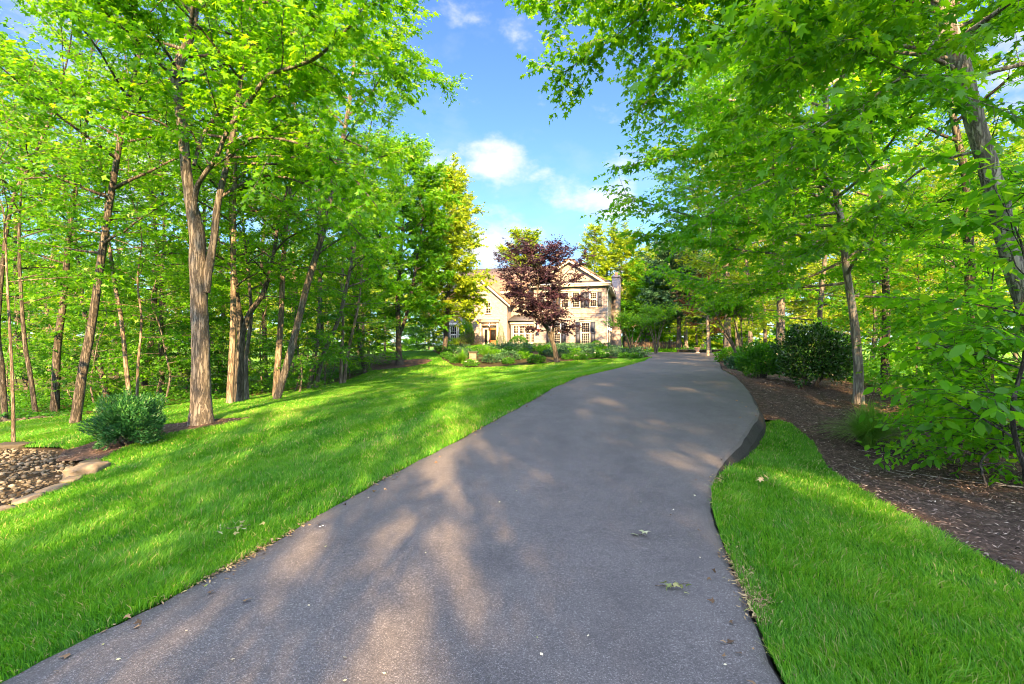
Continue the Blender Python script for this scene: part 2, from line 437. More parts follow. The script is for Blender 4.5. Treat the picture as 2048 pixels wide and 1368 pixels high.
def shrub(name, label, cat, loc, rx, ry, rz, n, size, mat, tmpl, seed, shape='ball', up=.35, group=None, stems=7, lump=.18, bark=None, fill=.55, lift=0.):
    """a bush: short branching stems and a shell of leaves with hollows and lumps"""
    rng = np.random.default_rng(seed)
    root = thing(name, label, cat, loc, 0, group)
    th = rng.uniform(0, 2 * math.pi, n); c = rng.uniform(-.75 if shape == 'ball' else -.2, 1, n); s = np.sqrt(1 - c * c)
    if shape == 'box':
        q = rng.uniform(-1, 1, (n, 3)); ax = rng.integers(0, 3, n); q[np.arange(n), ax] = np.sign(q[np.arange(n), ax]) * rng.uniform(.75, 1.02, n)
        d = nrm(q * np.array([.3, 1, 1.])); q = q + rng.normal(0, .06, (n, 3))
    elif shape == 'cone':
        hh = 1 - np.sqrt(rng.random(n)); w = (1 - hh) ** .8 * (.86 + .14 * rng.random(n) + .07 * np.sin(th * 5 + hh * 17))
        q = np.stack([w * np.cos(th), w * np.sin(th), hh * 2 - 1], 1); d = nrm(np.stack([np.cos(th), np.sin(th), np.full(n, .4)], 1))
    else:
        d = np.stack([s * np.cos(th), s * np.sin(th), c], 1)
        lm = 1 + lump * (np.sin(th * 3 + 2 * c + seed) + np.sin(th * 5.3 - c * 6 + seed * 2) * .7 + np.sin(c * 9 + th * 2) * .5)
        rr = (fill + (1 - fill) * rng.random(n) ** .45) * lm
        q = d * rr[:, None]
    P = q * np.array([rx, ry, rz]) + np.array([0, 0, rz + lift])
    P[:, 2] = np.maximum(P[:, 2], .02 + rng.random(n) * .08)
    D = d + rng.normal(0, .55, (n, 3)) + np.array([0, 0, up]); Nn = d * .6 + np.array([0, 0, .7]) + rng.normal(0, .4, (n, 3))
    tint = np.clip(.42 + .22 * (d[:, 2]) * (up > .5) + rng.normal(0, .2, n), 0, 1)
    O('foliage', leaf_mesh('foliage', tmpl, P, D, Nn, size * rng.uniform(.6, 1.25, n), tint), mat, root)
    W = Wood()
    for i in range(stems):
        a = rng.uniform(0, 6.28); e = np.array([math.cos(a) * rx * .6, math.sin(a) * ry * .6, rz * rng.uniform(1.1, 1.6) + lift])
        W.tube(limb_dir(rng, (math.cos(a) * .05, math.sin(a) * .05, -.1), e, np.linalg.norm(e), .3, 6), np.linspace(.018, .004, 6) * (1 + rz), 5)
    O('stem', W.mesh('stem'), bark or M['bark_dark'], root)
    return root

# ------------------------------------------------------------------ ground sheets
def inside(poly, x, y):
    r = np.zeros(len(x), bool); P = np.asarray(poly)
    for (x0, y0), (x1, y1) in zip(P, np.roll(P, -1, 0)):
        c = (y0 > y) != (y1 > y)
        with np.errstate(divide='ignore', invalid='ignore'): r ^= c & (x < (x1 - x0) * (y - y0) / (y1 - y0) + x0)
    return r

def dense(poly, st):
    out = []; P = np.asarray(poly, float)
    for a, b in zip(P, np.roll(P, -1, 0)):
        n = max(1, int(np.linalg.norm(b - a) / st))
        out += [a + (b - a) * i / n for i in range(n)]
    return np.array(out)

def sheet(name, poly, st, dz, mat, kind='structure', rough=0):
    B = dense(poly, st); lo, hi = B.min(0), B.max(0)
    gx, gy = np.meshgrid(np.arange(lo[0], hi[0], st), np.arange(lo[1], hi[1], st)); rng = np.random.default_rng(4)
    gx = gx.ravel() + rng.uniform(-.2, .2, gx.size) * st; gy = gy.ravel() + rng.uniform(-.2, .2, gy.size) * st
    k = inside(B, gx, gy)
    pts = np.vstack([B, np.stack([gx[k], gy[k]], 1)])
    vs, es, fs, *_ = delaunay_2d_cdt([Vector(p) for p in pts], [], [list(range(len(B)))], 1, 1e-5)
    v = np.array([(p.x, p.y) for p in vs]); z = H(v[:, 0], v[:, 1]) + dz
    if rough: z = z + rng.uniform(-rough, rough, len(z))
    f = np.array([list(t) for t in fs])
    a = v[f[:, 1]] - v[f[:, 0]]; b = v[f[:, 2]] - v[f[:, 0]]; fl = (a[:, 0] * b[:, 1] - a[:, 1] * b[:, 0]) < 0
    f[fl] = f[fl][:, ::-1]
    o = O(name, np_mesh(name, np.column_stack([v, z]), f.ravel(), np.full(len(f), 3), True), mat)
    return tag(o, kind=kind)

def scatter(rng, poly, n):
    P = np.asarray(poly); lo, hi = P.min(0), P.max(0); X = []; got = 0
    while got < n:
        q = rng.uniform(lo, hi, (n * 2, 2)); q = q[inside(P, q[:, 0], q[:, 1])]; X.append(q); got += len(q)
        if len(q) == 0: break
    return np.concatenate(X)[:n]
# ------------------------------------------------------------------ camera, sun, sky
sc = bpy.context.scene
cam = bpy.data.objects.new('camera', bpy.data.cameras.new('camera')); C.objects.link(cam)
cam.location = (0, 0, CH); cam.rotation_euler = (rad(90), 0, 0)
cam.data.lens = F / 2048 * 36; cam.data.sensor_width = 36; cam.data.shift_y = (HZ - 684) / 2048; cam.data.clip_end = 3000; cam.data.clip_start = .05
sc.camera = cam
SUN_EL, SUN_AZ = rad(26), rad(175)        # azimuth clockwise from +Y: behind the camera, a little to its right
sd = Vector((math.sin(SUN_AZ) * math.cos(SUN_EL), math.cos(SUN_AZ) * math.cos(SUN_EL), math.sin(SUN_EL)))
sun = bpy.data.objects.new('sun', bpy.data.lights.new('sun', 'SUN')); C.objects.link(sun)
sun.data.energy = 5.0; sun.data.angle = rad(.5); sun.data.color = (1, .60, .25)
sun.rotation_euler = sd.to_track_quat('Z', 'Y').to_euler(); sun.location = (10, -30, 30)

w = bpy.data.worlds.new('World'); sc.world = w; w.use_nodes = True
nt = w.node_tree; nt.nodes.clear()
wo = nt.nodes.new('ShaderNodeOutputWorld'); bg = N(nt, 'Background', Strength=.13)
sky = nt.nodes.new('ShaderNodeTexSky'); sky.sky_type = 'NISHITA'; sky.sun_disc = False
sky.sun_elevation = SUN_EL; sky.sun_rotation = SUN_AZ; sky.air_density = 1.0; sky.dust_density = .6; sky.ozone_density = 1.6
dirv = nt.nodes.new('ShaderNodeTexCoord').outputs['Generated']
def cloud(u, v, su, sv, amp):
    """a soft cloud standing in one direction of the sky"""
    d = nrm(np.array([(u - 1024) / F, 1, (HZ - v) / F]))
    s = N(nt, 'VectorMath', operation='SUBTRACT'); nt.links.new(dirv, s.inputs[0]); s.inputs[1].default_value = d
    m = N(nt, 'VectorMath', operation='MULTIPLY'); nt.links.new(s.outputs[0], m.inputs[0]); m.inputs[1].default_value = (F / su, F / su, F / sv)
    l = N(nt, 'VectorMath', operation='LENGTH'); nt.links.new(m.outputs[0], l.inputs[0])
    r = N(nt, 'MapRange'); r.inputs[1].default_value = 0; r.inputs[2].default_value = 1.3; r.inputs[3].default_value = amp; r.inputs[4].default_value = 0
    r.interpolation_type = 'SMOOTHSTEP'
    nt.links.new(l.outputs['Value'], r.inputs[0]); return r.outputs[0]
mp = nt.nodes.new('ShaderNodeMapping'); mp.inputs['Scale'].default_value = (1, 1, 1.7); nt.links.new(dirv, mp.inputs[0])
cn = noise(nt, mp.outputs[0], 11, 8, .58); wn = noise(nt, mp.outputs[0], 4.2, 7, .6)
acc = None
for a in [(985, 325, 105, 60, 1.1), (885, 318, 95, 52, 1.0), (1195, 415, 130, 62, 1.1), (1070, 352, 60, 26, .45), (985, 490, 130, 75, 1.05), (1150, 355, 70, 22, .35),
          (1040, 65, 50, 36, .55), (925, 15, 60, 40, .6), (1290, 320, 120, 40, .5), (330, 330, 260, 130, .9), (560, 430, 160, 110, .8), (80, 100, 180, 160, .7),
          (1500, 520, 420, 90, .7), (1990, 120, 160, 120, .8), (1240, 240, 120, 40, .25), (700, 560, 500, 80, .8), (1330, 560, 120, 110, .8)]:
    o_ = cloud(*a)
    if acc is None: acc = o_
    else:
        mx_ = N(nt, 'Math', operation='MAXIMUM'); nt.links.new(acc, mx_.inputs[0]); nt.links.new(o_, mx_.inputs[1]); acc = mx_.outputs[0]
m1 = N(nt, 'Math', operation='MULTIPLY_ADD'); nt.links.new(cn, m1.inputs[0]); m1.inputs[1].default_value = 2.6; m1.inputs[2].default_value = -1.62
m2 = N(nt, 'Math', operation='ADD'); nt.links.new(m1.outputs[0], m2.inputs[0]); nt.links.new(acc, m2.inputs[1])
cl = N(nt, 'MapRange'); cl.inputs[1].default_value = .0; cl.inputs[2].default_value = 1.0; cl.interpolation_type = 'SMOOTHSTEP'; nt.links.new(m2.outputs[0], cl.inputs[0])
wv_ = N(nt, 'MapRange'); wv_.inputs[1].default_value = .5; wv_.inputs[2].default_value = .85; wv_.inputs[4].default_value = .3; nt.links.new(wn, wv_.inputs[0])
mm = N(nt, 'Math', operation='MAXIMUM'); nt.links.new(cl.outputs[0], mm.inputs[0]); nt.links.new(wv_.outputs[0], mm.inputs[1])
FILL_BANK = (4.0, 4.1, 4.95)
CLOUD_COL = (1.14, 1.16, 1.24)
cm = nt.nodes.new('ShaderNodeMix'); cm.data_type = 'RGBA'; nt.links.new(mm.outputs[0], cm.inputs[0])
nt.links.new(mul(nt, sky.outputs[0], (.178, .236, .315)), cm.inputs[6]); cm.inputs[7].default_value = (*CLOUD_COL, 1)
# unseen bright bank of cloud added overhead and behind the viewpoint as ambient fill
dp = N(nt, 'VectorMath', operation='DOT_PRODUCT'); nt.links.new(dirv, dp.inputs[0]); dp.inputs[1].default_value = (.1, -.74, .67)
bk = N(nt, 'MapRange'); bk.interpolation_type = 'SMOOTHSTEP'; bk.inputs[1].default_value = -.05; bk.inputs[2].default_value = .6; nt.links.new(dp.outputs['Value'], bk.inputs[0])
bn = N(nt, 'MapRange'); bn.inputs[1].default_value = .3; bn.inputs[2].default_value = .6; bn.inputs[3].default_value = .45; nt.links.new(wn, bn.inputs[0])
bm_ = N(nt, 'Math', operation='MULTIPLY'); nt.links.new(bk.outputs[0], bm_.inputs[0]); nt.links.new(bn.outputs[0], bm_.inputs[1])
c2_ = nt.nodes.new('ShaderNodeMix'); c2_.data_type = 'RGBA'; nt.links.new(bm_.outputs[0], c2_.inputs[0]); nt.links.new(cm.outputs[2], c2_.inputs[6]); c2_.inputs[7].default_value = (*FILL_BANK, 1)
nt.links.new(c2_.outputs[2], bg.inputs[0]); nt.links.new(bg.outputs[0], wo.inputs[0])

sc.view_settings.view_transform = 'Standard'; sc.view_settings.look = 'None'; sc.view_settings.exposure = 3.0; sc.view_settings.gamma = 1
cy = sc.cycles
cy.max_bounces = 7; cy.diffuse_bounces = 4; cy.glossy_bounces = 2; cy.transmission_bounces = 4; cy.transparent_max_bounces = 4
cy.caustics_reflective = False; cy.caustics_refractive = False; cy.sample_clamp_indirect = 6
cy.filter_width = 1.0; cy.use_denoising = True; cy.denoiser = 'OPENIMAGEDENOISE'; cy.denoising_prefilter = 'ACCURATE'

# ------------------------------------------------------------------ ground materials
def groundmat(name, stops, sc1, sc2, bump=(60, .5, .02), rough=.9, tint2=None):
    m, nt, out = newmat(name); c = coords(nt)
    a = noise(nt, c, sc1, 6); col = ramp(nt, a, stops)
    col = mul(nt, col, ramp(nt, noise(nt, c, sc2, 5), [(.3, (.6, .6, .6)), (.7, (1.25, 1.25, 1.25))]))
    p = N(nt, 'BsdfPrincipled', Roughness=rough); p.inputs['Specular IOR Level'].default_value = .15
    nt.links.new(col, p.inputs['Base Color'])
    b = N(nt, 'Bump', Strength=bump[1], Distance=bump[2]); nt.links.new(noise(nt, c, bump[0], 5), b.inputs['Height']); nt.links.new(b.outputs[0], p.inputs['Normal'])
    nt.links.new(p.outputs[0], out.inputs[0]); return m
M['field'] = groundmat('meadow', [(.3, (.06, .18, .02)), (.55, (.11, .25, .03)), (.75, (.19, .28, .05))], .12, 3)
M['turf'] = groundmat('lawn_turf', [(.3, (.015, .085, .005)), (.6, (.035, .15, .007)), (.8, (.065, .19, .012))], 1.1, 14, (90, .8, .03))
M['floor'] = groundmat('woodland_floor', [(.3, (.03, .028, .012)), (.5, (.06, .07, .018)), (.62, (.05, .10, .016)), (.8, (.12, .085, .05))], .8, 12, (40, .8, .04))
M['mulch'] = groundmat('shredded_mulch', [(.3, (.032, .024, .020)), (.55, (.080, .058, .049)), (.75, (.155, .110, .092))], 9, 55, (70, 1, .03))
M['soil'] = groundmat('pebbly_soil', [(.3, (.03, .024, .015)), (.6, (.055, .044, .03)), (.8, (.035, .055, .012))], 5, 40, (50, .8, .03))

# asphalt: dark binder with pale grit, faint rolled bands and worn patches
m, nt, out = newmat('asphalt'); c = coords(nt)
v = N(nt, 'TexVoronoi'); v.inputs['Scale'].default_value = 210; nt.links.new(c, v.inputs['Vector'])
sp = nt.nodes.new('ShaderNodeSeparateColor'); nt.links.new(v.outputs['Color'], sp.inputs[0])
grit = ramp(nt, sp.outputs[0], [(.0, (.052, .052, .058)), (.5, (.076, .076, .084)), (.85, (.100, .100, .110)), (1, (.175, .175, .19))])
col = mul(nt, grit, ramp(nt, noise(nt, c, 75, 3), [(.3, (.80, .80, .80)), (.7, (1.18, 1.18, 1.18))]))
col = mul(nt, col, ramp(nt, noise(nt, coords(nt, 'Object', (1, .35, 1)), .9, 5), [(.3, (.84, .84, .85)), (.7, (1.14, 1.13, 1.12))]))
col = mul(nt, col, ramp(nt, noise(nt, coords(nt), 2.6, 7, .7), [(.36, (.86, .86, .87)), (.5, (1, 1, 1)), (.68, (1.13, 1.12, 1.10))]))
# a few darker seal-coat stains
stn = ramp(nt, noise(nt, coords(nt), 1.3, 3, .5), [(.66, (1, 1, 1)), (.74, (.84, .84, .84))])
col = mul(nt, col, stn)
p = N(nt, 'BsdfPrincipled', Roughness=.72); p.inputs['Specular IOR Level'].default_value = .3
nt.links.new(col, p.inputs['Base Color'])
ht = noise(nt, c, 160, 4); b = N(nt, 'Bump', Strength=.55, Distance=.006); nt.links.new(ht, b.inputs['Height']); nt.links.new(b.outputs[0], p.inputs['Normal'])
nt.links.new(p.outputs[0], out.inputs[0]); M['asphalt'] = m

M['edge'] = principled('tar_black_edge', (.022, .022, .025), .75, .3, var=.3, vscale=30, bumps=(45, .8, .02))
# ------------------------------------------------------------------ driveway
ys = np.concatenate([np.arange(-12, 14, .1), np.arange(14, 46.2, .3)])
rg = np.random.default_rng(2)
rows = []; cols = np.linspace(0, 1, 15)
def wob(n, s):
    q = rg.normal(0, s, n); return np.convolve(q, np.ones(3) / 3, 'same')
jl, jr = wob(len(ys), .02), wob(len(ys), .018)
for i, y in enumerate(ys):
    a, b_ = xl(y) + jl[i], xr(y) + jr[i]; z = float(zr(y)); bp = float(bump(y))
    r = [(a - .10, y, z - .12), (a - .02, y, z - .015)]
    r += [(a + (b_ - a) * t, y, z + .02 * math.sin(math.pi * t)) for t in cols]
    r += [(b_ + .04, y, z - .015 - .02 * bp), (b_ + .065 + .07 * bp, y, z - .04 - .12 * bp), (b_ + .10 + .10 * bp, y, z - .14 - .30 * bp)]
    rows.append(r)
V = np.array(rows); n1, n2 = V.shape[:2]
i = np.arange(n1 - 1)[:, None] * n2; j = np.arange(n2 - 1)[None]
L = np.stack([i + j, i + j + 1, i + n2 + j + 1, i + n2 + j], -1).reshape(-1)
tag(O('driveway', np_mesh('driveway', V.reshape(-1, 3), L, np.full((n1 - 1) * (n2 - 1), 4), True, matidx=np.tile([0] * (n2 - 3) + [1, 1], n1 - 1)), [M['asphalt'], M['edge']]), kind='structure')
_dm = bpy.data.objects['driveway'].data; _dm.polygons.foreach_set('use_smooth', np.tile([True] * (n2 - 4) + [False] * 3, n1 - 1))

# ------------------------------------------------------------------ ground regions (metres, seen from above)
roadL = [(float(xl(y)) - .01, y) for y in np.concatenate([np.arange(-10, 14, .4), np.arange(14, 27.5, 1)])]
er = lambda y: float(xr(y)) + .05 + .09 * float(bump(y))
roadR = [(er(y), y) for y in np.arange(-10, 8.2, .3)]
wood_edge = [(-9, 38), (-8.3, 33), (-8.4, 28), (-8.9, 24), (-9.2, 20), (-9.8, 17), (-11, 14.8), (-13, 12.6), (-15, 11), (-19, 10)]
creek = [(-19, 9.2), (-14, 9.3), (-11, 9.15), (-9.2, 8.95), (-8.2, 8.75), (-7.3, 8.2), (-6.6, 7.5), (-6.15, 6.9), (-5.95, 6.2), (-5.85, 5.4), (-5.8, 4.4), (-6, 2), (-19, 2)]
bed_front = [(8.25, 28.4), (6.6, 29.4), (4.5, 29.8), (2.8, 29.2), (1.2, 28.3), (-.8, 27.9), (-2.6, 28.3), (-3.6, 29.6), (-4.6, 32), (-5.6, 36), (-6.6, 39)]
LAWN_L = roadL + bed_front + [(-7.6, 39.5)] + wood_edge + creek[:-2] + [(-5.6, 0), (-5.6, -10)]
gedge = [(4.98, 8.62), (4.75, 7.6), (4.42, 6.9), (4.12, 6.3), (3.86, 5.6), (3.66, 4.9), (3.56, 4.2), (3.46, 3.6), (3.42, 3.0), (3.4, 2), (3.4, -10)]
LAWN_R = roadR + [(er(8.4), 8.4), (4.8, 8.7)] + gedge
bed_out = [(9.2, 2), (8.6, 4.5), (8.4, 7), (9.0, 9), (10, 12), (10.4, 15), (11.2, 19), (13, 24), (15.4, 29), (18.5, 36)]
roadR2 = [(er(y), y) for y in np.arange(8.8, 37, .6)]
MULCH_R = [(3.4, -4)] + gedge[::-1][1:] + [(er(8.75), 8.72)] + roadR2 + bed_out[::-1] + [(9.2, -4)]
FLOOR_R = bed_out + [(24, 40), (30, 30), (30, -4), (9.2, -4)]
FLOOR_L = wood_edge + [(-30, 10), (-36, 14), (-36, 46), (-9, 46)]
BED = bed_front[::-1] + [(float(xl(y)) - .01, y) for y in np.arange(28.6, 46, 1)] + [(11, 46), (-7.5, 46)]
BED = BED

rads_ = np.concatenate([np.arange(0, 60, 2.0), np.geomspace(60, 1500, 22)]); na = 120
V = [(0, 18, float(H(0, 18)) - .45)]
for r in rads_[1:]:
    a = np.arange(na) * 2 * math.pi / na; x = r * np.cos(a); y = 18 + r * np.sin(a)
    bx = np.maximum(np.maximum(-34 - x, x - 28), 0); by = np.maximum(np.maximum(-12 - y, y - 43), 0)
    z = H(x, y) - .45 * (1 - sst(0, 6, np.hypot(bx, by)))
    V += list(zip(x, y, z))
V = np.array(V); L = []; S = []
for k in range(na): L += [0, 1 + k, 1 + (k + 1) % na]; S.append(3)
for r in range(len(rads_) - 2):
    for k in range(na):
        a0 = 1 + r * na; q = (k + 1) % na
        L += [a0 + k, a0 + na + k, a0 + na + q, a0 + q]; S.append(4)
tag(O('ground', np_mesh('ground', V, L, S, True), M['field']), kind='structure')
sheet('lawn', LAWN_L, .45, .0, M['turf'])
sheet('lawn', LAWN_R, .3, .0, M['turf'])
sheet('mulch_bed', MULCH_R, .14, .004, M['mulch'], rough=.018)
sheet('woodland_floor', FLOOR_R, .6, .0, M['floor'], rough=.05)
sheet('woodland_floor', FLOOR_L, .6, .0, M['floor'], rough=.05)
_cc = np.mean(np.array(creek), 0); sheet('creek_bed', [tuple(_cc + (np.array(q) - _cc) * np.array([1.05, 1.08])) for q in creek], .3, -.045, M['soil'], rough=.015)
M['bed'] = groundmat('dark_leafy_soil', [(.3, (.02, .018, .012)), (.55, (.04, .036, .02)), (.75, (.05, .07, .02))], 3, 30, (50, .8, .03))
sheet('planting_bed', BED, .6, .0, M['bed'], rough=.03)
ring = [(-6.9 + .62 * math.cos(a) * (1.0 + .5 * (math.cos(a) > 0)), 9.75 + .62 * math.sin(a)) for a in np.linspace(0, 2 * math.pi, 26)[:-1]]
RING = [(-5.55, 10.35), (-5.75, 9.85), (-6.2, 9.5), (-6.6, 9.2), (-6.75, 8.7), (-6.7, 8.2), (-6.55, 7.7), (-7.3, 7.75), (-7.8, 8.4), (-7.6, 9.3), (-7.2, 10.1), (-6.6, 10.5)]
sheet('mulch_bed', RING, .14, .02, M['mulch'], rough=.012)
MOUND = [(-8.9, 28.5), (-7.6, 28.6), (-6.2, 29.2), (-5.4, 30.3), (-5.2, 31.8), (-6, 32.5), (-8.5, 32)]
sheet('mulch_bed', MOUND, .3, .03, M['mulch'], rough=.02)

# ------------------------------------------------------------------ grass, chips, stones: what nobody could count
def blades(rng, x, y, hgt, wid, lean, tint):
    n = len(x); z = H(x, y); a = rng.uniform(0, 6.283, n)
    bx, by = np.cos(a) * wid * .5, np.sin(a) * wid * .5
    dx, dy = lean[:, 0] * hgt, lean[:, 1] * hgt
    V = np.empty((n, 5, 3))
    V[:, 0] = np.stack([x - bx, y - by, z - .01], 1); V[:, 1] = np.stack([x + bx, y + by, z - .01], 1)
    V[:, 2] = np.stack([x + bx * .8 + dx * .35, y + by * .8 + dy * .35, z + hgt * .6], 1)
    V[:, 3] = np.stack([x - bx * .8 + dx * .35, y - by * .8 + dy * .35, z + hgt * .6], 1)
    V[:, 4] = np.stack([x + dx, y + dy, z + hgt * .95], 1)
    L = (np.arange(n)[:, None] * 5 + np.array([0, 1, 2, 3, 3, 2, 4])[None]).ravel()
    return V.reshape(-1, 3), L, np.tile([4, 3], n), np.repeat(tint, 5)

rg = np.random.default_rng(11)
def grass(poly, bands, seed, skip=(), stripe=True):
    rg = np.random.default_rng(seed); out = []
    for (y0, y1, dens, hh, ww) in bands:
        P = np.asarray(poly); lo, hi = P.min(0), P.max(0)
        x0, x1 = max(lo[0], -1.12 * y1 - 1.6), min(hi[0], 1.12 * y1 + 1.6)
        n = int((x1 - x0) * (y1 - y0) * dens)
        q = np.stack([rg.uniform(x0, x1, n), rg.uniform(y0, y1, n)], 1)
        q = q[(np.abs(q[:, 0]) < 1.12 * q[:, 1] + 1.6)]; k = inside(P, q[:, 0], q[:, 1])
        for s in skip: k &= ~inside(s, q[:, 0], q[:, 1])
        q = q[k]; x, y = q.T
        cl = np.sin(x * 3.1 + 1.5 * np.sin(y * 2.3)) * np.sin(y * 2.7 + 1.1 * np.sin(x * 1.9)) + .6 * np.sin(x * 9 + y * 7) * np.sin(y * 11 - x * 5)
        h = hh * (1 + .28 * cl) * rg.uniform(.55, 1.25, len(x)); wd = ww * rg.uniform(.7, 1.3, len(x))
        la = cl * 2.2 + x * .8 + y * .5; ln = np.stack([np.cos(la), np.sin(la)], 1) * .35 + rg.normal(0, .42, (len(x), 2))
        if stripe:
            s = np.sin((x - xl(y)) * 2 * math.pi / 1.9 + .4 * np.sin(y * .3)); ln[:, 1] += .55 * np.tanh(3 * s) * sst(5, 9, y); ln[:, 0] += .15 * np.tanh(3 * s) * sst(5, 9, y)
        lf = np.sin(x * .8 + 1.9 * np.sin(y * .55)) * np.sin(y * .7 + 1.2 * np.sin(x * .6)) + .5 * np.sin(x * 2.1 - y * 1.4) * np.sin(y * 1.9 + x)
        t = np.clip(.40 + .10 * cl + .13 * lf + rg.normal(0, .19, len(x)), 0, .88); t[rg.random(len(x)) < .06 + .10 * (lf > .6)] = 1
        out.append(blades(rg, x, y, h, wd, ln, t))
    V, L, S, T = join_np(out)
    return tag(O('grass', np_mesh('grass', V, L, S, False, T), M['blade']), kind='stuff')
skip = (RING, MOUND)
grass(LAWN_L, [(.7, 4, 10500, .062, .0055), (4, 7, 5600, .058, .0075), (7, 12, 2700, .054, .011), (12, 20, 1050, .052, .018), (20, 34, 420, .06, .028)], 21, skip)
grass(LAWN_R, [(.7, 3, 12000, .058, .0052), (3, 5, 8200, .054, .0065), (5, 9, 4900, .050, .009)], 22, (), False)

def chips(poly, n, seed, lo, hi, mat, name, ymax=99, up=.02):
    rg = np.random.default_rng(seed); q = scatter(rg, poly, n); q = q[q[:, 1] < ymax]; x, y = q.T
    P = np.column_stack([x, y, H(x, y) + .012 + up * rg.random(len(x))])
    a = rg.uniform(0, 6.28, len(x)); D = np.column_stack([np.cos(a), np.sin(a), rg.normal(0, .3, len(x))]); Nn = np.array([0, 0, 1.]) + rg.normal(0, .45, (len(x), 3))
    return tag(O(name, leaf_mesh(name, T_NARROW, P, D, Nn, rg.uniform(lo, hi, len(x)), np.clip(rg.normal(.45, .25, len(x)), 0, 1)), mat), kind='stuff')
def chipmat(name, stops):
    m, nt, out = newmat(name); a = N(nt, 'Attribute', attribute_name='tint'); p = N(nt, 'BsdfPrincipled', Roughness=.85)
    nt.links.new(ramp(nt, a.outputs['Fac'], stops), p.inputs['Base Color']); nt.links.new(p.outputs[0], out.inputs[0]); return m
M['chip'] = chipmat('bark_chip', [(0, (.020, .016, .013)), (.4, (.085, .062, .052)), (.75, (.19, .145, .125)), (1, (.44, .39, .34))])
M['litter'] = chipmat('dry_leaf', [(0, (.05, .03, .018)), (.5, (.15, .095, .05)), (.85, (.26, .18, .10)), (1, (.12, .20, .04))])
near = [p for p in [(3.4, 1.2), *[g for g in gedge[::-1] if g[1] > 1.5], (er(8.75), 8.72), *[r for r in roadR2 if r[1] < 16], (10.4, 15), (10, 12), (9, 9), (8.4, 7), (8.6, 4.5), (9.2, 1.2)]]
chips(near, 42000, 5, .02, .06, M['chip'], 'mulch_chips')
chips(RING, 2500, 6, .02, .05, M['chip'], 'mulch_chips')
chips(FLOOR_R, 9000, 7, .05, .11, M['litter'], 'leaf_litter', 22)
chips(FLOOR_L, 9000, 8, .06, .12, M['litter'], 'leaf_litter', 26)
chips([(6, 4.5), (6.2, 8), (7, 10.5), (9.5, 12), (9.5, 2.5), (6, 2.5)], 3600, 9, .05, .10, M['litter'], 'leaf_litter')
# straw and crumbs of soil along both edges of the asphalt
M['straw'] = chipmat('dry_straw', [(0, (.06, .04, .022)), (.5, (.22, .16, .085)), (.85, (.42, .33, .18)), (1, (.16, .22, .05))])
def edge_litter(f, n, y0, y1, wdt, seed):
    rg = np.random.default_rng(seed); y = y0 + (y1 - y0) * rg.random(n * 3) ** 1.5; y = y[rg.random(n * 3) < np.clip(.02 + np.sin(y * 2.3 + seed) * np.sin(y * .9 + 2) + .5 * np.sin(y * 7.1) * np.sin(y * 3.3), .02, 1)]; n = len(y); wdt = wdt * (.5 + rg.random(n)); x = f(y) + rg.normal(0, wdt, n); a = rg.uniform(0, 6.28, n)
    return leaf_arrays(T_NARROW, np.column_stack([x, y, np.maximum(H(x, y), zr(y) - .02) + .006 + .012 * rg.random(n)]), np.column_stack([np.cos(a), np.sin(a), rg.normal(0, .2, n)]), np.array([0, 0, 1.]) + rg.normal(0, .3, (n, 3)), rg.uniform(.012, .05, n), rg.random(n))
V, L, S, T = join_np([edge_litter(lambda y: xl(y) - .02, 2600, 1.8, 16, .035, 3), edge_litter(lambda y: xr(y) + .09, 2400, 1.5, 5.4, .035, 4)])
tag(O('leaf_litter', np_mesh('leaf_litter', V, L, S, False, T), M['straw']), kind='stuff')
drv = [(float(xl(y)) + .1, y) for y in np.arange(2, 17, 1.)] + [(float(xr(y)) - .1, y) for y in np.arange(17, 1, -1.)]
q = scatter(rg, drv, 120); x, y = q.T
M['speck'] = chipmat('pale_petal', [(0, (.30, .27, .18)), (.6, (.55, .52, .42)), (1, (.22, .28, .08))])
a = rg.uniform(0, 6.28, len(x)); tt = np.clip((x - xl(y)) / (xr(y) - xl(y)), 0, 1)
tag(O('leaf_litter', leaf_mesh('leaf_litter', T_LEAF, np.column_stack([x, y, zr(y) + .02 * np.sin(math.pi * tt) + .010]), np.column_stack([np.cos(a), np.sin(a), a * 0]),
    np.array([0, 0, 1.]) + rg.normal(0, .2, (len(x), 3)), rg.uniform(.01, .028, len(x)), rg.random(len(x))), M['speck']), kind='stuff')

# stones: a low lumpy pebble repeated in a thousand sizes
def pebble(rng, sub=2):
    import bmesh
    bm = bmesh.new(); bmesh.ops.create_icosphere(bm, subdivisions=sub, radius=1)
    V = np.array([v.co[:] for v in bm.verts]); Fc = np.array([[v.index for v in f.verts] for f in bm.faces]); bm.free()
    V = V * (1 + .16 * np.sin(V[:, :1] * 3 + rng.uniform(0, 6)) * np.sin(V[:, 1:2] * 2.5 + rng.uniform(0, 6)) + .10 * np.sin(V[:, 2:] * 4 + rng.uniform(0, 6)))
    return np.sign(V) * np.abs(V) ** .8, Fc
def stones(name, q, smin, smax, seed, mat):
    rng = np.random.default_rng(seed); pb = [pebble(rng, 1) for _ in range(6)]; parts = []
    for (x, y) in q:
        V, Fc = pb[rng.integers(6)]; s = rng.uniform(smin, smax) * rng.choice([.7, 1, 1.4]); a = rng.uniform(0, 6.28)
        W_ = V * np.array([s, s * rng.uniform(.55, .95), s * rng.uniform(.35, .6)])
        W_ = np.column_stack([W_[:, 0] * math.cos(a) - W_[:, 1] * math.sin(a), W_[:, 0] * math.sin(a) + W_[:, 1] * math.cos(a), W_[:, 2]]) + np.array([x, y, float(H(x, y)) + s * .2])
        parts.append((W_, Fc.ravel(), np.full(len(Fc), 3), np.full(len(W_), rng.random())))
    V, L, S, T = join_np(parts)
    return tag(O(name, np_mesh(name, V, L, S, True, T), mat), kind='stuff')
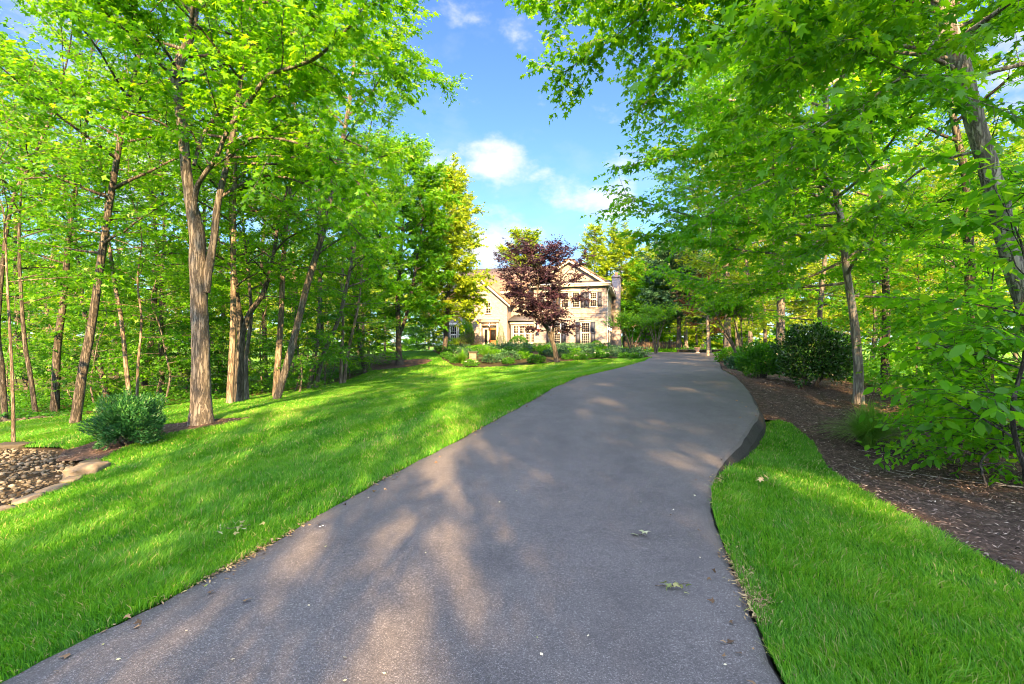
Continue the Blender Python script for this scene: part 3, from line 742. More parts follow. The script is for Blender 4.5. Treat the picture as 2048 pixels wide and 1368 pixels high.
def stonemat(name, stops):
    m, nt, out = newmat(name); a = N(nt, 'Attribute', attribute_name='tint'); p = N(nt, 'BsdfPrincipled', Roughness=.8)
    c = ramp(nt, a.outputs['Fac'], stops); c = mul(nt, c, ramp(nt, noise(nt, coords(nt), 12, 6), [(.3, (.6, .6, .58)), (.7, (1.2, 1.2, 1.2))]))
    nt.links.new(c, p.inputs['Base Color']); b = N(nt, 'Bump', Strength=.6, Distance=.02); nt.links.new(noise(nt, coords(nt), 22, 6), b.inputs['Height']); nt.links.new(b.outputs[0], p.inputs['Normal'])
    nt.links.new(p.outputs[0], out.inputs[0]); return m
M['stone'] = stonemat('river_stone', [(0, (.030, .028, .020)), (.4, (.068, .063, .046)), (.75, (.11, .102, .08)), (1, (.20, .19, .165))])
M['slab'] = stonemat('flagstone', [(0, (.10, .088, .066)), (1, (.155, .135, .105))])
near_creek = [(-13, 9.1), (-11, 9.0), (-9.2, 8.8), (-8.2, 8.6), (-7.4, 8.1), (-6.7, 7.4), (-6.35, 6.8), (-6.2, 6.1), (-6.15, 5.2), (-6.3, 4.4), (-13, 4.4)]
stones('river_stones', scatter(rg, near_creek, 6200), .016, .034, 31, M['stone'])
stones('river_stones', scatter(rg, [(-19, 11), (-15, 11.6), (-12.6, 13.2), (-12.9, 13.6), (-15, 12.2), (-19, 11.8)], 500), .04, .08, 32, M['stone'])
# flat edging stones of the creek bed, each one its own
EDG = [((-5.74, 4.55), .20, .10, 1.3, 'pale flat edging stone nearest the left border of the photo'), ((-5.80, 5.0), .19, .09, 1.6, 'tan edging stone following the one nearest the left border'),
       ((-5.84, 5.43), .21, .10, 1.45, 'long buff edging stone halfway along the pebble bed'), ((-5.88, 5.88), .17, .09, 1.75, 'short buff edging stone third below the tan boulder'),
       ((-5.94, 6.28), .18, .10, 1.6, 'thick buff edging stone second below the tan boulder'), ((-6.02, 6.62), .13, .10, 1.9, 'small square edging stone touching the tan boulder'),
       ((-6.15, 6.98), .26, .21, 1.9, 'big tan boulder at the corner of the pebble bed beside the lawn'), ((-6.5, 7.45), .20, .14, 2.4, 'brown edging stone behind the tan boulder'),
       ((-9.3, 9.0), .30, .18, .2, 'dark flat rock by the grass at the back of the pebble bed'), ((-9.9, 8.6), .30, .16, .3, 'low dark slab lying at the foot of the thin sapling')]
for (x, y), a_, b_, ang, lab in EDG:
    V, Fc = pebble(rg, 3); V = np.sign(V) * np.abs(V) ** .6 * (1 + .10 * np.sin(V[:, :1] * 5 + rg.uniform(0, 6)) * np.sin(V[:, 1:2] * 6 + rg.uniform(0, 6)) + .05 * rg.normal(0, 1, (len(V), 1))) * np.array([a_, b_, .06 if b_ < .2 else .13])
    V = np.column_stack([V[:, 0] * math.cos(ang) - V[:, 1] * math.sin(ang), V[:, 0] * math.sin(ang) + V[:, 1] * math.cos(ang), V[:, 2]])
    o = O('edging_stone', np_mesh('edging_stone', V, Fc.ravel(), np.full(len(Fc), 3), True, np.full(len(V), rg.random() if 'dark' not in lab else 0.)), M['slab'] if 'dark' not in lab and 'brown' not in lab else M['stone'], None, (x, y, float(H(x, y)) + .005))
    tag(o, lab, 'stone', 'stones edging the pebble bed')
# ------------------------------------------------------------------ the house
def brickmat(name, a, b, mortar, tint=1):
    m, nt, out = newmat(name); c = coords(nt)
    s = nt.nodes.new('ShaderNodeSeparateXYZ'); nt.links.new(c, s.inputs[0]); ad = N(nt, 'Math', operation='ADD')
    nt.links.new(s.outputs[0], ad.inputs[0]); nt.links.new(s.outputs[1], ad.inputs[1]); cb = nt.nodes.new('ShaderNodeCombineXYZ')
    nt.links.new(ad.outputs[0], cb.inputs[0]); nt.links.new(s.outputs[2], cb.inputs[1])
    t = N(nt, 'TexBrick'); t.inputs['Scale'].default_value = 1; t.inputs['Brick Width'].default_value = .215; t.inputs['Row Height'].default_value = .075
    t.inputs['Mortar Size'].default_value = .007; t.inputs['Color1'].default_value = (*a, 1); t.inputs['Color2'].default_value = (*b, 1); t.inputs['Mortar'].default_value = (*mortar, 1); t.inputs['Bias'].default_value = -.2
    nt.links.new(cb.outputs[0], t.inputs['Vector'])
    col = mul(nt, t.outputs['Color'], ramp(nt, noise(nt, cb.outputs[0], 7, 4), [(.3, (.78, .76, .75)), (.7, (1.15, 1.15, 1.15))]))
    p = N(nt, 'BsdfPrincipled', Roughness=.9); p.inputs['Specular IOR Level'].default_value = .15; nt.links.new(col, p.inputs['Base Color'])
    bp = N(nt, 'Bump', Strength=.5, Distance=.01); nt.links.new(t.outputs['Fac'], bp.inputs['Height']); bp.invert = True; nt.links.new(bp.outputs[0], p.inputs['Normal'])
    nt.links.new(p.outputs[0], out.inputs[0]); return m
def shinglemat():
    m, nt, out = newmat('roof_shingle'); c = coords(nt)
    s = nt.nodes.new('ShaderNodeSeparateXYZ'); nt.links.new(c, s.inputs[0]); cb = nt.nodes.new('ShaderNodeCombineXYZ')
    ad = N(nt, 'Math', operation='ADD'); nt.links.new(s.outputs[0], ad.inputs[0]); nt.links.new(s.outputs[1], ad.inputs[1])
    nt.links.new(ad.outputs[0], cb.inputs[0]); nt.links.new(s.outputs[2], cb.inputs[1])
    t = N(nt, 'TexBrick'); t.inputs['Scale'].default_value = 1; t.inputs['Brick Width'].default_value = .3; t.inputs['Row Height'].default_value = .085; t.inputs['Mortar Size'].default_value = .006
    t.inputs['Color1'].default_value = (.155, .118, .092, 1); t.inputs['Color2'].default_value = (.105, .080, .064, 1); t.inputs['Mortar'].default_value = (.06, .045, .036, 1); nt.links.new(cb.outputs[0], t.inputs['Vector'])
    col = mul(nt, t.outputs['Color'], ramp(nt, noise(nt, c, 3, 6), [(.3, (.8, .8, .8)), (.7, (1.15, 1.15, 1.15))]))
    p = N(nt, 'BsdfPrincipled', Roughness=.95); nt.links.new(col, p.inputs['Base Color']); nt.links.new(p.outputs[0], out.inputs[0]); return m
M['brick'] = brickmat('pale_brick', (.245, .225, .238), (.150, .134, .144), (.28, .278, .292))
M['stonework'] = brickmat('dark_stonework', (.24, .20, .17), (.34, .30, .26), (.36, .33, .30))
M['shingle'] = shinglemat()
M['white'] = principled('white_paint', (.50, .50, .50), .5, .3, var=.05, vscale=2)
M['navy'] = principled('navy_paint', (.035, .045, .075), .55, .3, var=.15, vscale=3)
M['flash'] = principled('dark_flashing', (.055, .06, .075), .5, .4)
M['siding'] = principled('cream_siding', (.42, .40, .36), .6, .25, var=.05, vscale=1)
M['door_wood'] = principled('stained_wood', (.22, .09, .035), .4, .4, var=.25, vscale=6)
M['garage'] = principled('tan_door_panel', (.50, .38, .27), .5, .3, var=.06)
M['concrete'] = principled('cast_stone', (.36, .32, .27), .8, .2, var=.12, vscale=5)
m, nt, out = newmat('window_glass'); p = N(nt, 'BsdfPrincipled', Roughness=.03); p.inputs['Base Color'].default_value = (.010, .011, .012, 1); p.inputs['Specular IOR Level'].default_value = .18
b = N(nt, 'Bump', Strength=.12, Distance=.03); nt.links.new(noise(nt, coords(nt), 1.6, 1), b.inputs['Height']); nt.links.new(b.outputs[0], p.inputs['Normal']); nt.links.new(p.outputs[0], out.inputs[0]); M['glass'] = m
m, nt, out = newmat('lamp_glow'); e = N(nt, 'Emission', Strength=9); e.inputs[0].default_value = (1, .62, .28, 1); nt.links.new(e.outputs[0], out.inputs[0]); M['glow'] = m

HX, HY, HZ0, HR = 8.4, 43.0, 1.0, math.atan2(-.247, .969)
house = thing('brick_house', 'pale brick two storey house with gabled wing and navy shutters behind the lawn', 'house', (HX, HY, HZ0), HR)
def hw(lx, ly, lz=0):
    c, s = math.cos(HR), math.sin(HR); return np.array([HX + lx * c - ly * s, HY + lx * s + ly * c, HZ0 + lz])

def wall(mb, x0, x1, z0, z1, y, holes, dep=.14):
    """front face at y cut by window holes, with their reveals"""
    xs = sorted({x0, x1, *[h[0] for h in holes], *[h[1] for h in holes]}); zs = sorted({z0, z1, *[h[2] for h in holes], *[h[3] for h in holes]})
    for a, b in zip(xs, xs[1:]):
        for c, d in zip(zs, zs[1:]):
            mx, mz = (a + b) / 2, (c + d) / 2
            if any(h[0] < mx < h[1] and h[2] < mz < h[3] for h in holes): continue
            mb.poly([(a, y, c), (b, y, c), (b, y, d), (a, y, d)])
    for a, b, c, d in holes:
        mb.poly([(a, y, c), (a, y + dep, c), (b, y + dep, c), (b, y, c)]); mb.poly([(a, y, d), (b, y, d), (b, y + dep, d), (a, y + dep, d)])
        mb.poly([(a, y, c), (a, y, d), (a, y + dep, d), (a, y + dep, c)]); mb.poly([(b, y, c), (b, y + dep, c), (b, y + dep, d), (b, y, d)])

def window(cx, z0, z1, w, y, cols=3, rows=6, label=None, sill=True):
    """white double-hung window set into its opening: frame, sashes with muntins, glass"""
    f = MB(); a, b = cx - w / 2, cx + w / 2; e = .003; fw = .05 if w > .55 else .035; st = .032 if w > .55 else .022
    f.box(a + e, a + fw, y - .03, y + .12, z0 + e, z1 - e); f.box(b - fw, b - e, y - .03, y + .12, z0 + e, z1 - e)
    f.box(a + fw, b - fw, y - .03, y + .12, z1 - fw, z1 - e); f.box(a + fw, b - fw, y - .03, y + .12, z0 + e, z0 + fw)
    if sill: f.box(a - .05, b + .05, y - .10, y - .032, z0 - .05, z0 + .03)
    o = f.build('window', M['white'], house)
    if label: o['label'] = label
    g = MB(); i0, i1, j0, j1 = a + fw, b - fw, z0 + fw, z1 - fw; mid = (j0 + j1) / 2
    for q0, q1, yy in ((j0, mid, y + .045), (mid + .045, j1, y + .035)):
        g.box(i0, i0 + st, yy, yy + .03, q0, q1); g.box(i1 - st, i1, yy, yy + .03, q0, q1)
        g.box(i0 + st, i1 - st, yy, yy + .03, q0, q0 + .04); g.box(i0 + st, i1 - st, yy, yy + .03, q1 - .03, q1)
        for k in range(1, cols):
            x = i0 + st + (i1 - i0 - 2 * st) * k / cols; g.box(x - .007, x + .007, yy + .004, yy + .024, q0 + .045, q1 - .04)
        h = rows // 2
        for k in range(1, h):
            z = q0 + .045 + (q1 - q0 - .085) * k / h; g.box(i0 + .04, i1 - .04, yy + .006, yy + .022, z - .007, z + .007)
    g.box(i0, i1, y + .03, y + .08, mid, mid + .045)
    g.build('sash', M['white'], o)
    p = MB(); p.poly([(i0, y + .062, j0), (i1, y + .062, j0), (i1, y + .062, j1), (i0, y + .062, j1)]); p.build('pane', M['glass'], o)
    return o

def shutter(x0, x1, z0, z1, y):
    f = MB(); f.box(x0, x1, y - .03, y - .003, z0, z1); w = .06; m = (z0 + z1) / 2
    f.box(x0, x0 + w, y - .055, y - .03, z0, z1); f.box(x1 - w, x1, y - .055, y - .03, z0, z1)
    for c, d in ((z0, z0 + .08), (m - .05, m + .05), (z1 - .08, z1)): f.box(x0 + w, x1 - w, y - .053, y - .03, c, d)
    for c, d in ((z0 + .13, m - .1), (m + .1, z1 - .13)): f.box(x0 + w + .04, x1 - w - .04, y - .045, y - .03, c, d)
    f.build('shutter', M['navy'], house)

def header(x0, x1, z, y, h=.2):
    f = MB(); f.box(x0, x1, y - .05, y - .003, z, z + h); f.build('lintel', M['white'], house)
    f = MB(); f.box(x0 - .06, x1 + .06, y - .12, y - .003, z + h, z + h + .06); f.build('lintel_cap', M['flash'], house)

WL, EV = -6.6, 6.05                       # left end of the wing, eave height
winA, winB = (-1.86, .6, 2.55, .85), (-4.52, .6, 2.55, .85)
up = [(-3.72, 3.85, 5.30, .72), (-2.72, 3.85, 5.30, .72)]; ups = [(-1.16, 3.9, 5.25, .66), (-5.24, 3.9, 5.25, .66)]
hl = [(c - w / 2, c + w / 2, a, b) for c, a, b, w in [winA, winB] + up + ups]
mb = MB(); wall(mb, WL, 0, -.4, EV, 0, hl)
mb.poly([(WL - .0, 0, EV), (0, 0, EV), (-3.3, 0, 8.2)])                                           # gable triangle
mb.poly([(WL, 4.0, -.4), (WL, 0, -.4), (WL, 0, EV), (WL, 4.0, EV)])                              # return on the left
mb.poly([(0, 0, -.4), (0, 1.1, -.4), (0, 1.1, EV - 1.0), (0, 0, EV - 1.0)])
mb.build('wing_wall', M['brick'], house)
mb = MB(); mb.poly([(0, 10, -.4), (WL, 10, -.4), (WL, 10, EV), (0, 10, EV)]); mb.build('rear_wall', M['brick'], house)
mb = MB(); mb.box(WL, 0, -.02, -.001, 3.33, 3.42); mb.box(WL, 0, -.02, -.001, 2.98, 3.05); mb.box(WL - .01, .01, -.03, -.001, -.4, .38); mb.build('brick_course', M['brick'], house)
# side wall: garage doors below, lapped siding above
mb = MB(); xx = 0
gd = [(1.1, 3.7), (4.5, 7.1)]
for a, b in [(1.1, 1.1), (3.7, 4.5), (7.1, 10)]:
    if b > a: mb = MB(); mb.poly([(0, a, -.4), (0, b, -.4), (0, b, 2.45), (0, a, 2.45)]); mb.build('side_wall', M['brick'], house)
mb = MB()
for k in range(27):
    z = 2.45 + k * .1333
    mb.poly([(.030, .0 if z > EV - 1.05 else 1.1, z), (.030, 9.99, z), (.004, 9.99, z + .1333), (.004, .0 if z > EV - 1.05 else 1.1, z + .1333)])
    mb.poly([(.004, 1.1, z), (.004, 9.99, z), (.030, 9.99, z), (.030, 1.1, z)])
mb.build('lap_siding', M['siding'], house)
for a, b in gd:
    f = MB(); f.box(.0, .07, a - .12, a, -.1, 2.32); f.box(.0, .07, b, b + .12, -.1, 2.32); f.box(.0, .07, a - .12, b + .12, 2.32, 2.445); fo = f.build('garage_door', M['white'], house)
    f = MB(); f.box(-.12, -.05, a, b, -.1, 2.32)
    for r in range(4):
        for c in range(4):
            ya, za = a + .1 + c * (b - a - .1) / 4, .0 + r * .58; f.box(-.05, -.03, ya, ya + (b - a) / 4 - .14, za + .06, za + .5)
    f.build('door_panel', M['garage'], fo)
# wing roof: ridge runs back, slopes left and right
def roof_plane(name, pts, t=.16, mat='shingle'):
    p = np.array(pts, float); nn = np.cross(p[1] - p[0], p[2] - p[0]); nn = nn / np.linalg.norm(nn); nn *= np.sign(nn[2]); mb = MB(); mb.slab(pts, nn * t); return mb.build(name, M[mat], house)
sl = (8.2 - EV) / 3.3; ov = .42
roof_plane('roof', [(-3.3, -.38, 8.2), (ov, -.38, EV - ov * sl), (ov, 10.4, EV - ov * sl), (-3.3, 10.4, 8.2)])
roof_plane('roof', [(-3.3, -.38, 8.2), (-3.3, 10.4, 8.2), (WL - ov, 10.4, EV - ov * sl), (WL - ov, -.38, EV - ov * sl)])
mb = MB()                                                                                        # raking white boards under the gable edge
for x1, zz in ((ov, EV - ov * sl), (WL - ov, EV - ov * sl)):
    mb.slab([(-3.3, -.36, 8.19), (x1, -.36, zz - .01), (x1, -.36, zz - .23), (-3.3, -.36, 7.97)], np.array([0, .06, 0]))
mb.box(WL - ov + .02, ov - .02, -.40, .0, EV - .30, EV - .08); mb.box(WL - ov - .02, ov + .02, -.46, -.401, EV - .14, EV - .02)
mb.box(ov - .02, ov + .08, -.30, 10.38, EV - .48, EV - .34)
mb.build('cornice', M['white'], house)
mb = MB(); mb.slab([(WL - ov, -.46, EV - .015), (ov, -.46, EV - .015), (ov - .25, -.003, EV + .2), (WL - ov + .25, -.003, EV + .2)], np.array([0, 0, .03])); mb.build('pent_roof', M['flash'], house)
mb = MB(); mb.box(.035, ov - .03, .0, 10.3, EV - .36, EV - .33); mb.build('soffit', M['siding'], house)
W = Wood(); W.tube([(.35, -.25, EV - .42), (.2, -.12, EV - .6), (.07, -.05, EV - .95), (.07, -.05, .1)], [.04] * 4, 8); O('downspout', W.mesh('downspout'), M['white'], house)
for (c, a, b, w_), cols, rows in [(winA, 4, 8), (winB, 4, 8)] + [(u_, 3, 6) for u_ in up] + [(u_, 3, 6) for u_ in ups]: window(c, a, b, w_, 0, cols, rows)
for c, a, b, w_ in (winA, winB):
    shutter(c - w_ / 2 - .46, c - w_ / 2 - .04, a - .02, b + .02, 0); shutter(c + w_ / 2 + .04, c + w_ / 2 + .46, a - .02, b + .02, 0); header(c - w_ / 2 - .06, c + w_ / 2 + .06, b + .05, 0)
shutter(-4.55, -4.16, 3.83, 5.32, 0); shutter(-2.28, -1.90, 3.83, 5.32, 0); header(-4.1, -2.34, 5.35, 0)
for c, a, b, w_ in ups:
    shutter(c - w_ / 2 - .42, c - w_ / 2 - .04, a - .02, b + .02, 0); shutter(c + w_ / 2 + .04, c + w_ / 2 + .42, a - .02, b + .02, 0); header(c - w_ / 2 - .05, c + w_ / 2 + .05, b + .05, 0)
# chimney on the side wall
mb = MB(); mb.box(.035, 1.0, 9.2, 11.2, -.5, 2.1); mb.box(.035, .92, 9.35, 11.05, 2.1, 7.75); mb.box(.0, .97, 9.3, 11.1, 7.75, 7.9); mb.box(.05, .9, 9.4, 11.0, 7.9, 8.0); mb.build('chimney', M['brick'], house)
mb = MB(); mb.lathe([(.16, 0), (.19, .05), (.15, .1), (.17, .42), (.13, .42)], 14, (.48, 10.2, 8.0)); mb.build('chimney_pot', principled('terracotta', (.45, .2, .11), .8), house)
# centre: main wall, bay with four windows
holes = [(-8.62 + k * .56, -8.62 + k * .56 + .5, .72, 2.35) for k in range(4)]
mb = MB(); wall(mb, -8.85, -6.25, -.4, 2.75, .25, holes); mb.poly([(-8.85, .25, -.4), (-8.85, .25, 2.75), (-8.85, 1.5, 2.75), (-8.85, 1.5, -.4)]); mb.poly([(-6.25, .25, -.4), (-6.25, 1.5, -.4), (-6.25, 1.5, 2.75), (-6.25, .25, 2.75)])
h2 = [(-8.5, -7.8, 3.7, 5.0), (-7.6, -6.9, 3.7, 5.0)]
wall(mb, -9.2, WL, 2.6, 5.75, 1.5, h2); mb.build('main_wall', M['brick'], house)
for h in holes: window((h[0] + h[1]) / 2, h[2], h[3], .5, .25, 3, 6, sill=False)
for h in h2: window((h[0] + h[1]) / 2, h[2], h[3], .7, 1.5)
mb = MB(); mb.box(-8.95, -6.15, .13, .247, .60, .70); mb.build('bay_sill', M['white'], house); mb = MB(); mb.box(-8.92, -6.18, .15, .247, 2.42, 2.60); mb.build('bay_cornice', M['white'], house)
roof_plane('bay_roof', [(-9.05, -.05, 2.72), (-6.05, -.05, 2.72), (-6.2, 1.49, 3.3), (-8.9, 1.49, 3.3)], .07, 'flash')
# main roof with its ridge along the front
roof_plane('roof', [(-16.3, 1.05, 5.55), (-3.3, 1.05, 5.55), (-3.3, 6.4, 8.62), (-16.3, 6.4, 8.62)])
roof_plane('roof', [(-16.3, 11.8, 5.5), (-16.3, 6.4, 8.62), (-3.3, 6.4, 8.62), (-3.3, 11.8, 5.5)])
mb = MB(); mb.box(-16.3, -6.9, .95, 1.06, 5.42, 5.62); mb.build('gutter', M['white'], house)
# left wing
hl = [(-15.05, -14.32, .55, 2.4), (-14.22, -13.49, .55, 2.4), (-13.7, -13.1, 3.75, 5.0)]
mb = MB(); wall(mb, -15.8, -12.5, .42, 5.6, .5, hl); mb.poly([(-15.8, 11, -.6), (-15.8, .5, -.6), (-15.8, .5, 5.6), (-15.8, 11, 5.6)]); mb.poly([(-15.8, 1.2, 5.6), (-15.8, 11.6, 5.6), (-15.8, 6.4, 8.5)])
mb.poly([(-15.8, 11, -.6), (-6, 11, -.6), (-6, 11, 5.6), (-15.8, 11, 5.6)]); mb.build('left_wall', M['brick'], house)
mb = MB(); mb.box(-15.86, -12.5, .42, .499, -.7, .34); mb.build('stone_plinth', M['stonework'], house)
mb = MB(); mb.box(-15.9, -12.5, .34, .499, .34, .42); mb.build('sill_course', M['white'], house); mb = MB(); mb.box(-15.12, -13.42, .40, .497, 2.44, 2.6); mb.build('lintel', M['white'], house)
for h in hl: window((h[0] + h[1]) / 2, h[2], h[3], h[1] - h[0], .5, 3, 6)
shutter(-15.6, -15.14, .53, 2.42, .5); shutter(-13.42, -12.98, .53, 2.42, .5); shutter(-13.02, -12.66, 3.73, 5.02, .5)
# entry block under the long raking gable
hl = [(-11.6, -10.1, -.1, 2.35), (-11.2, -10.65, 3.45, 4.5)]
mb = MB(); wall(mb, -12.5, -9.1, -.4, 4.5, -.2, hl, .5); mb.poly([(-12.5, -.2, 4.5), (-9.1, -.2, 4.5), (-12.06, -.2, 7.1), (-12.5, -.2, 6.75)])
mb.poly([(-12.5, .5, -.4), (-12.5, -.2, -.4), (-12.5, -.2, 6.75), (-12.5, .5, 6.75)]); mb.poly([(-9.1, -.2, -.4), (-9.1, 1.5, -.4), (-9.1, 1.5, 4.5), (-9.1, -.2, 4.5)]); mb.build('entry_wall', M['brick'], house)
window(-10.925, 3.45, 4.5, .55, -.2, 2, 4)
roof_plane('entry_roof', [(-12.06, -.5, 7.1), (-8.75, -.5, 4.2), (-8.75, 3.2, 4.2), (-12.06, 6.0, 7.1)])
roof_plane('entry_roof', [(-12.06, -.5, 7.1), (-12.06, 6.0, 7.1), (-15.4, 3.2, 4.2), (-15.4, .05, 4.2)])
mb = MB(); mb.slab([(-12.06, -.48, 7.09), (-8.75, -.48, 4.19), (-8.75, -.48, 3.98), (-12.06, -.48, 6.86)], np.array([0, .07, 0])); mb.build('rake_board', M['white'], house)
mb = MB(); mb.box(-11.85, -9.85, -.42, -.203, 2.62, 2.86); mb.box(-11.95, -9.75, -.5, -.203, 2.86, 2.95); mb.box(-11.75, -11.6, -.3, -.203, -.1, 2.62); mb.box(-10.1, -9.95, -.3, -.203, -.1, 2.62); mb.build('door_surround', M['concrete'], house)
dm = MB(); dm.box(-10.95, -10.2, .22, .28, -.05, 2.1)
for c, d in ((.1, .8), ): dm.box(-10.85, -10.3, .20, .22, c, d)
do = dm.build('door', M['door_wood'], house)
mb = MB(); mb.box(-10.85, -10.3, .205, .22, .95, 1.95); mb.build('door_glass', M['glass'], do); mb = MB(); mb.lathe([(.03, 0), (.035, .03), (.0, .05)], 8, (-10.87, .17, .95)); mb.build('handle', M['flash'], do)
mb = MB(); mb.box(-11.58, -10.97, .24, .297, -.1, 2.34); mb.box(-10.18, -10.12, .24, .297, -.1, 2.34); mb.box(-10.97, -10.18, .24, .297, 2.1, 2.34); fr = mb.build('door_frame', M['white'], house)
mb = MB(); mb.box(-11.42, -11.12, .225, .24, .3, 2.0); mb.build('sidelight', M['glass'], fr)
mb = MB(); mb.box(-12.0, -9.7, -1.5, -.21, -.35, -.12); mb.box(-12.2, -9.5, -1.9, -1.5, -.45, -.25); mb.build('door_step', M['concrete'], house)

def lantern(loc, lab, rz):
    t = thing('wall_lamp', lab, 'lamp', loc, rz, 'lit lanterns by the house doors')
    f = MB(); f.box(-.02, .0, -.06, .06, -.05, .25); f.box(0, .14, -.015, .015, .18, .21); f.lathe([(.02, .22), (.12, .12), (.13, .10), (.0, .10)], 6, (.14, 0, 0)); f.lathe([(.0, -.22), (.08, -.22), (.08, -.19), (.0, -.19)], 6, (.14, 0, 0))
    for a in range(6): f.box(.14 + .1 * math.cos(a * 1.047) - .008, .14 + .1 * math.cos(a * 1.047) + .008, .1 * math.sin(a * 1.047) - .008, .1 * math.sin(a * 1.047) + .008, -.2, .11)
    f.build('lantern_cage', M['flash'], t)
    f = MB(); f.lathe([(.0, -.15), (.05, -.13), (.06, -.05), (.045, .05), (.0, .08)], 10, (.14, 0, 0)); f.build('bulb', M['glow'], t)
p = hw(.08, .75, 2.0); lantern(p, 'lit lantern on the house side wall before the first garage door', HR)
p = hw(.08, 4.1, 2.0); lantern(p, 'lit lantern on the house side wall between the two garage doors', HR)
p = hw(-10.75, -.3, 2.42); lantern(p, 'lit lantern above the front door of the brick house', HR - math.pi / 2)

# flag on an angled pole at the wing corner
fl = thing('flag', 'red and white striped flag with a blue corner hanging from the house wall', 'flag', hw(-6.15, .1, 2.5), HR)
W = Wood(); W.tube([(0, .15, -.1), (.0, -.9, .55)], [.014, .012], 8); O('flagpole', W.mesh('flagpole'), M['white'], fl)
M['red'] = principled('red_cloth', (.5, .03, .04), .8); M['cotton'] = principled('white_cloth', (.75, .72, .7), .8); M['blue'] = principled('blue_cloth', (.03, .05, .2), .8)
n1, n2 = 14, 14; V, L, MI = [], [], []
for i in range(n1):
    for j in range(n2):
        s, t = i / (n1 - 1), j / (n2 - 1)
        V.append((.10 * math.sin(s * 9 + t * 3) * t + .25 * t * s, -.85 + .55 * s * (1 - .35 * t) - .05 * math.sin(t * 7 + s * 4), .52 - .33 * s * (1 - .4 * t) - 1.25 * t - .05 * math.sin(s * 8)))
for i in range(n1 - 1):
    for j in range(n2 - 1):
        L += [i * n2 + j, (i + 1) * n2 + j, (i + 1) * n2 + j + 1, i * n2 + j + 1]; MI.append(2 if (i < 7 and j < 5) else (i % 2))
o = O('cloth', np_mesh('cloth', V, L, [4] * len(MI), True, matidx=MI), [M['red'], M['cotton'], M['blue']], fl)
# ------------------------------------------------------------------ trees
px = lambda lst, d: [at(u, v, d) for u, v in lst]
pd = lambda lst: np.array([at(*q) for q in lst])
rw = lambda dias, d, u=None: [q / 2 * d / F / (math.sqrt(1 + ((u - 1024) / F) ** 2) if u is not None else 1.12) for q in dias]

# the big double-stemmed maple left of the lawn
d0 = 10.0
trunk = [ground(403, d0)] + px([(402, 800), (401, 700), (398, 600), (396, 520), (393, 462), (380, 395), (371, 325), (365, 260), (356, 195), (352, 145), (376, 85), (390, 20), (396, -70), (402, -170), (400, -280)], d0)
tr = rw([52, 44, 39, 36, 37, 34, 25, 22, 21, 21, 22, 19, 17, 13, 9, 4], d0, 400)
stem = (px([(412, 585), (418, 535), (429, 470), (433, 425), (443, 372), (458, 312), (470, 235), (482, 150), (500, 50), (512, -80)], d0), rw([17, 17, 15, 14, 13, 12, 10, 8, 7, 4], d0))
lA = (pd([(392, 470, 10), (388, 420, 9.9), (394, 375, 9.8), (408, 350, 9.6), (432, 315, 9.4), (459, 254, 9.2), (503, 195, 9), (537, 151, 8.8), (576, 137, 8.5), (630, 117, 8.2), (674, 78, 8), (718, 34, 7.8), (770, -20, 7.5)]), rw([15, 14, 13, 12, 11, 10, 9, 9, 8, 7, 6, 4, 2], 9))
lB = (pd([(356, 160, 10), (342, 146, 9.8), (303, 112, 9.4), (264, 73, 9), (220, 34, 8.7), (190, -5, 8.4), (140, -70, 8)]), rw([10, 10, 9, 8, 7, 5, 3], 9))
lC = (pd([(388, 330, 10), (405, 273, 10.3), (439, 225, 10.6), (485, 205, 11), (540, 180, 11.3), (620, 150, 11.6)]), rw([8, 8, 7, 6, 5, 3], 10))
lD = (pd([(456, 318, 10), (495, 280, 9.6), (537, 275, 9.2), (600, 288, 8.8), (660, 318, 8.4), (710, 360, 8.1), (760, 420, 7.9)]), rw([8, 7, 6, 5, 4, 3, 2], 9))
lE = (pd([(440, 395, 10), (478, 371, 10.2), (527, 352, 10.4), (595, 362, 10.6), (660, 405, 10.8), (720, 470, 11), (760, 540, 11)]), rw([8, 7, 6, 5, 4, 3, 2], 10))
lF = (pd([(459, 315, 10), (500, 314, 10.5), (540, 312, 11), (600, 318, 11.6), (690, 350, 12), (770, 420, 12.4)]), rw([7, 6, 5, 4, 3, 2], 10))
lG = (pd([(368, 290, 10), (330, 250, 9.7), (280, 232, 9.3), (220, 215, 8.9), (170, 205, 8.5)]), rw([6, 5, 4, 3, 2], 9))
lH = (pd([(390, 20, 10), (450, 0, 9.4), (530, 5, 8.8), (600, -10, 8.4), (690, -60, 8)]), rw([8, 7, 5, 4, 2], 9))
lI = (pd([(482, 150, 10), (540, 90, 9.8), (610, 60, 9.5), (680, 70, 9.2), (760, 120, 9), (810, 190, 8.8)]), rw([7, 6, 5, 4, 3, 2], 9))
make_tree('maple_tree', 'big double stemmed maple with grey furrowed trunk in a mulch ring beside the lawn', 'tree', trunk, tr, 7,
          limbs=[lA, lB, lC, lD, lE, lF, lG, lH, lI], stems=[stem], sides=16, flare=.38, tmpl=T_MAPLE, size=.12, k=7, twig=.115, sec=2.7,
          auto=[dict(n=16, t0=.62, t1=.99, R=3.4, prof=dome, el0=.3, el1=.9), dict(stem=1, n=8, t0=.5, t1=.99, R=2.9, prof=dome, el0=.1, el1=.8, az0=1.)])

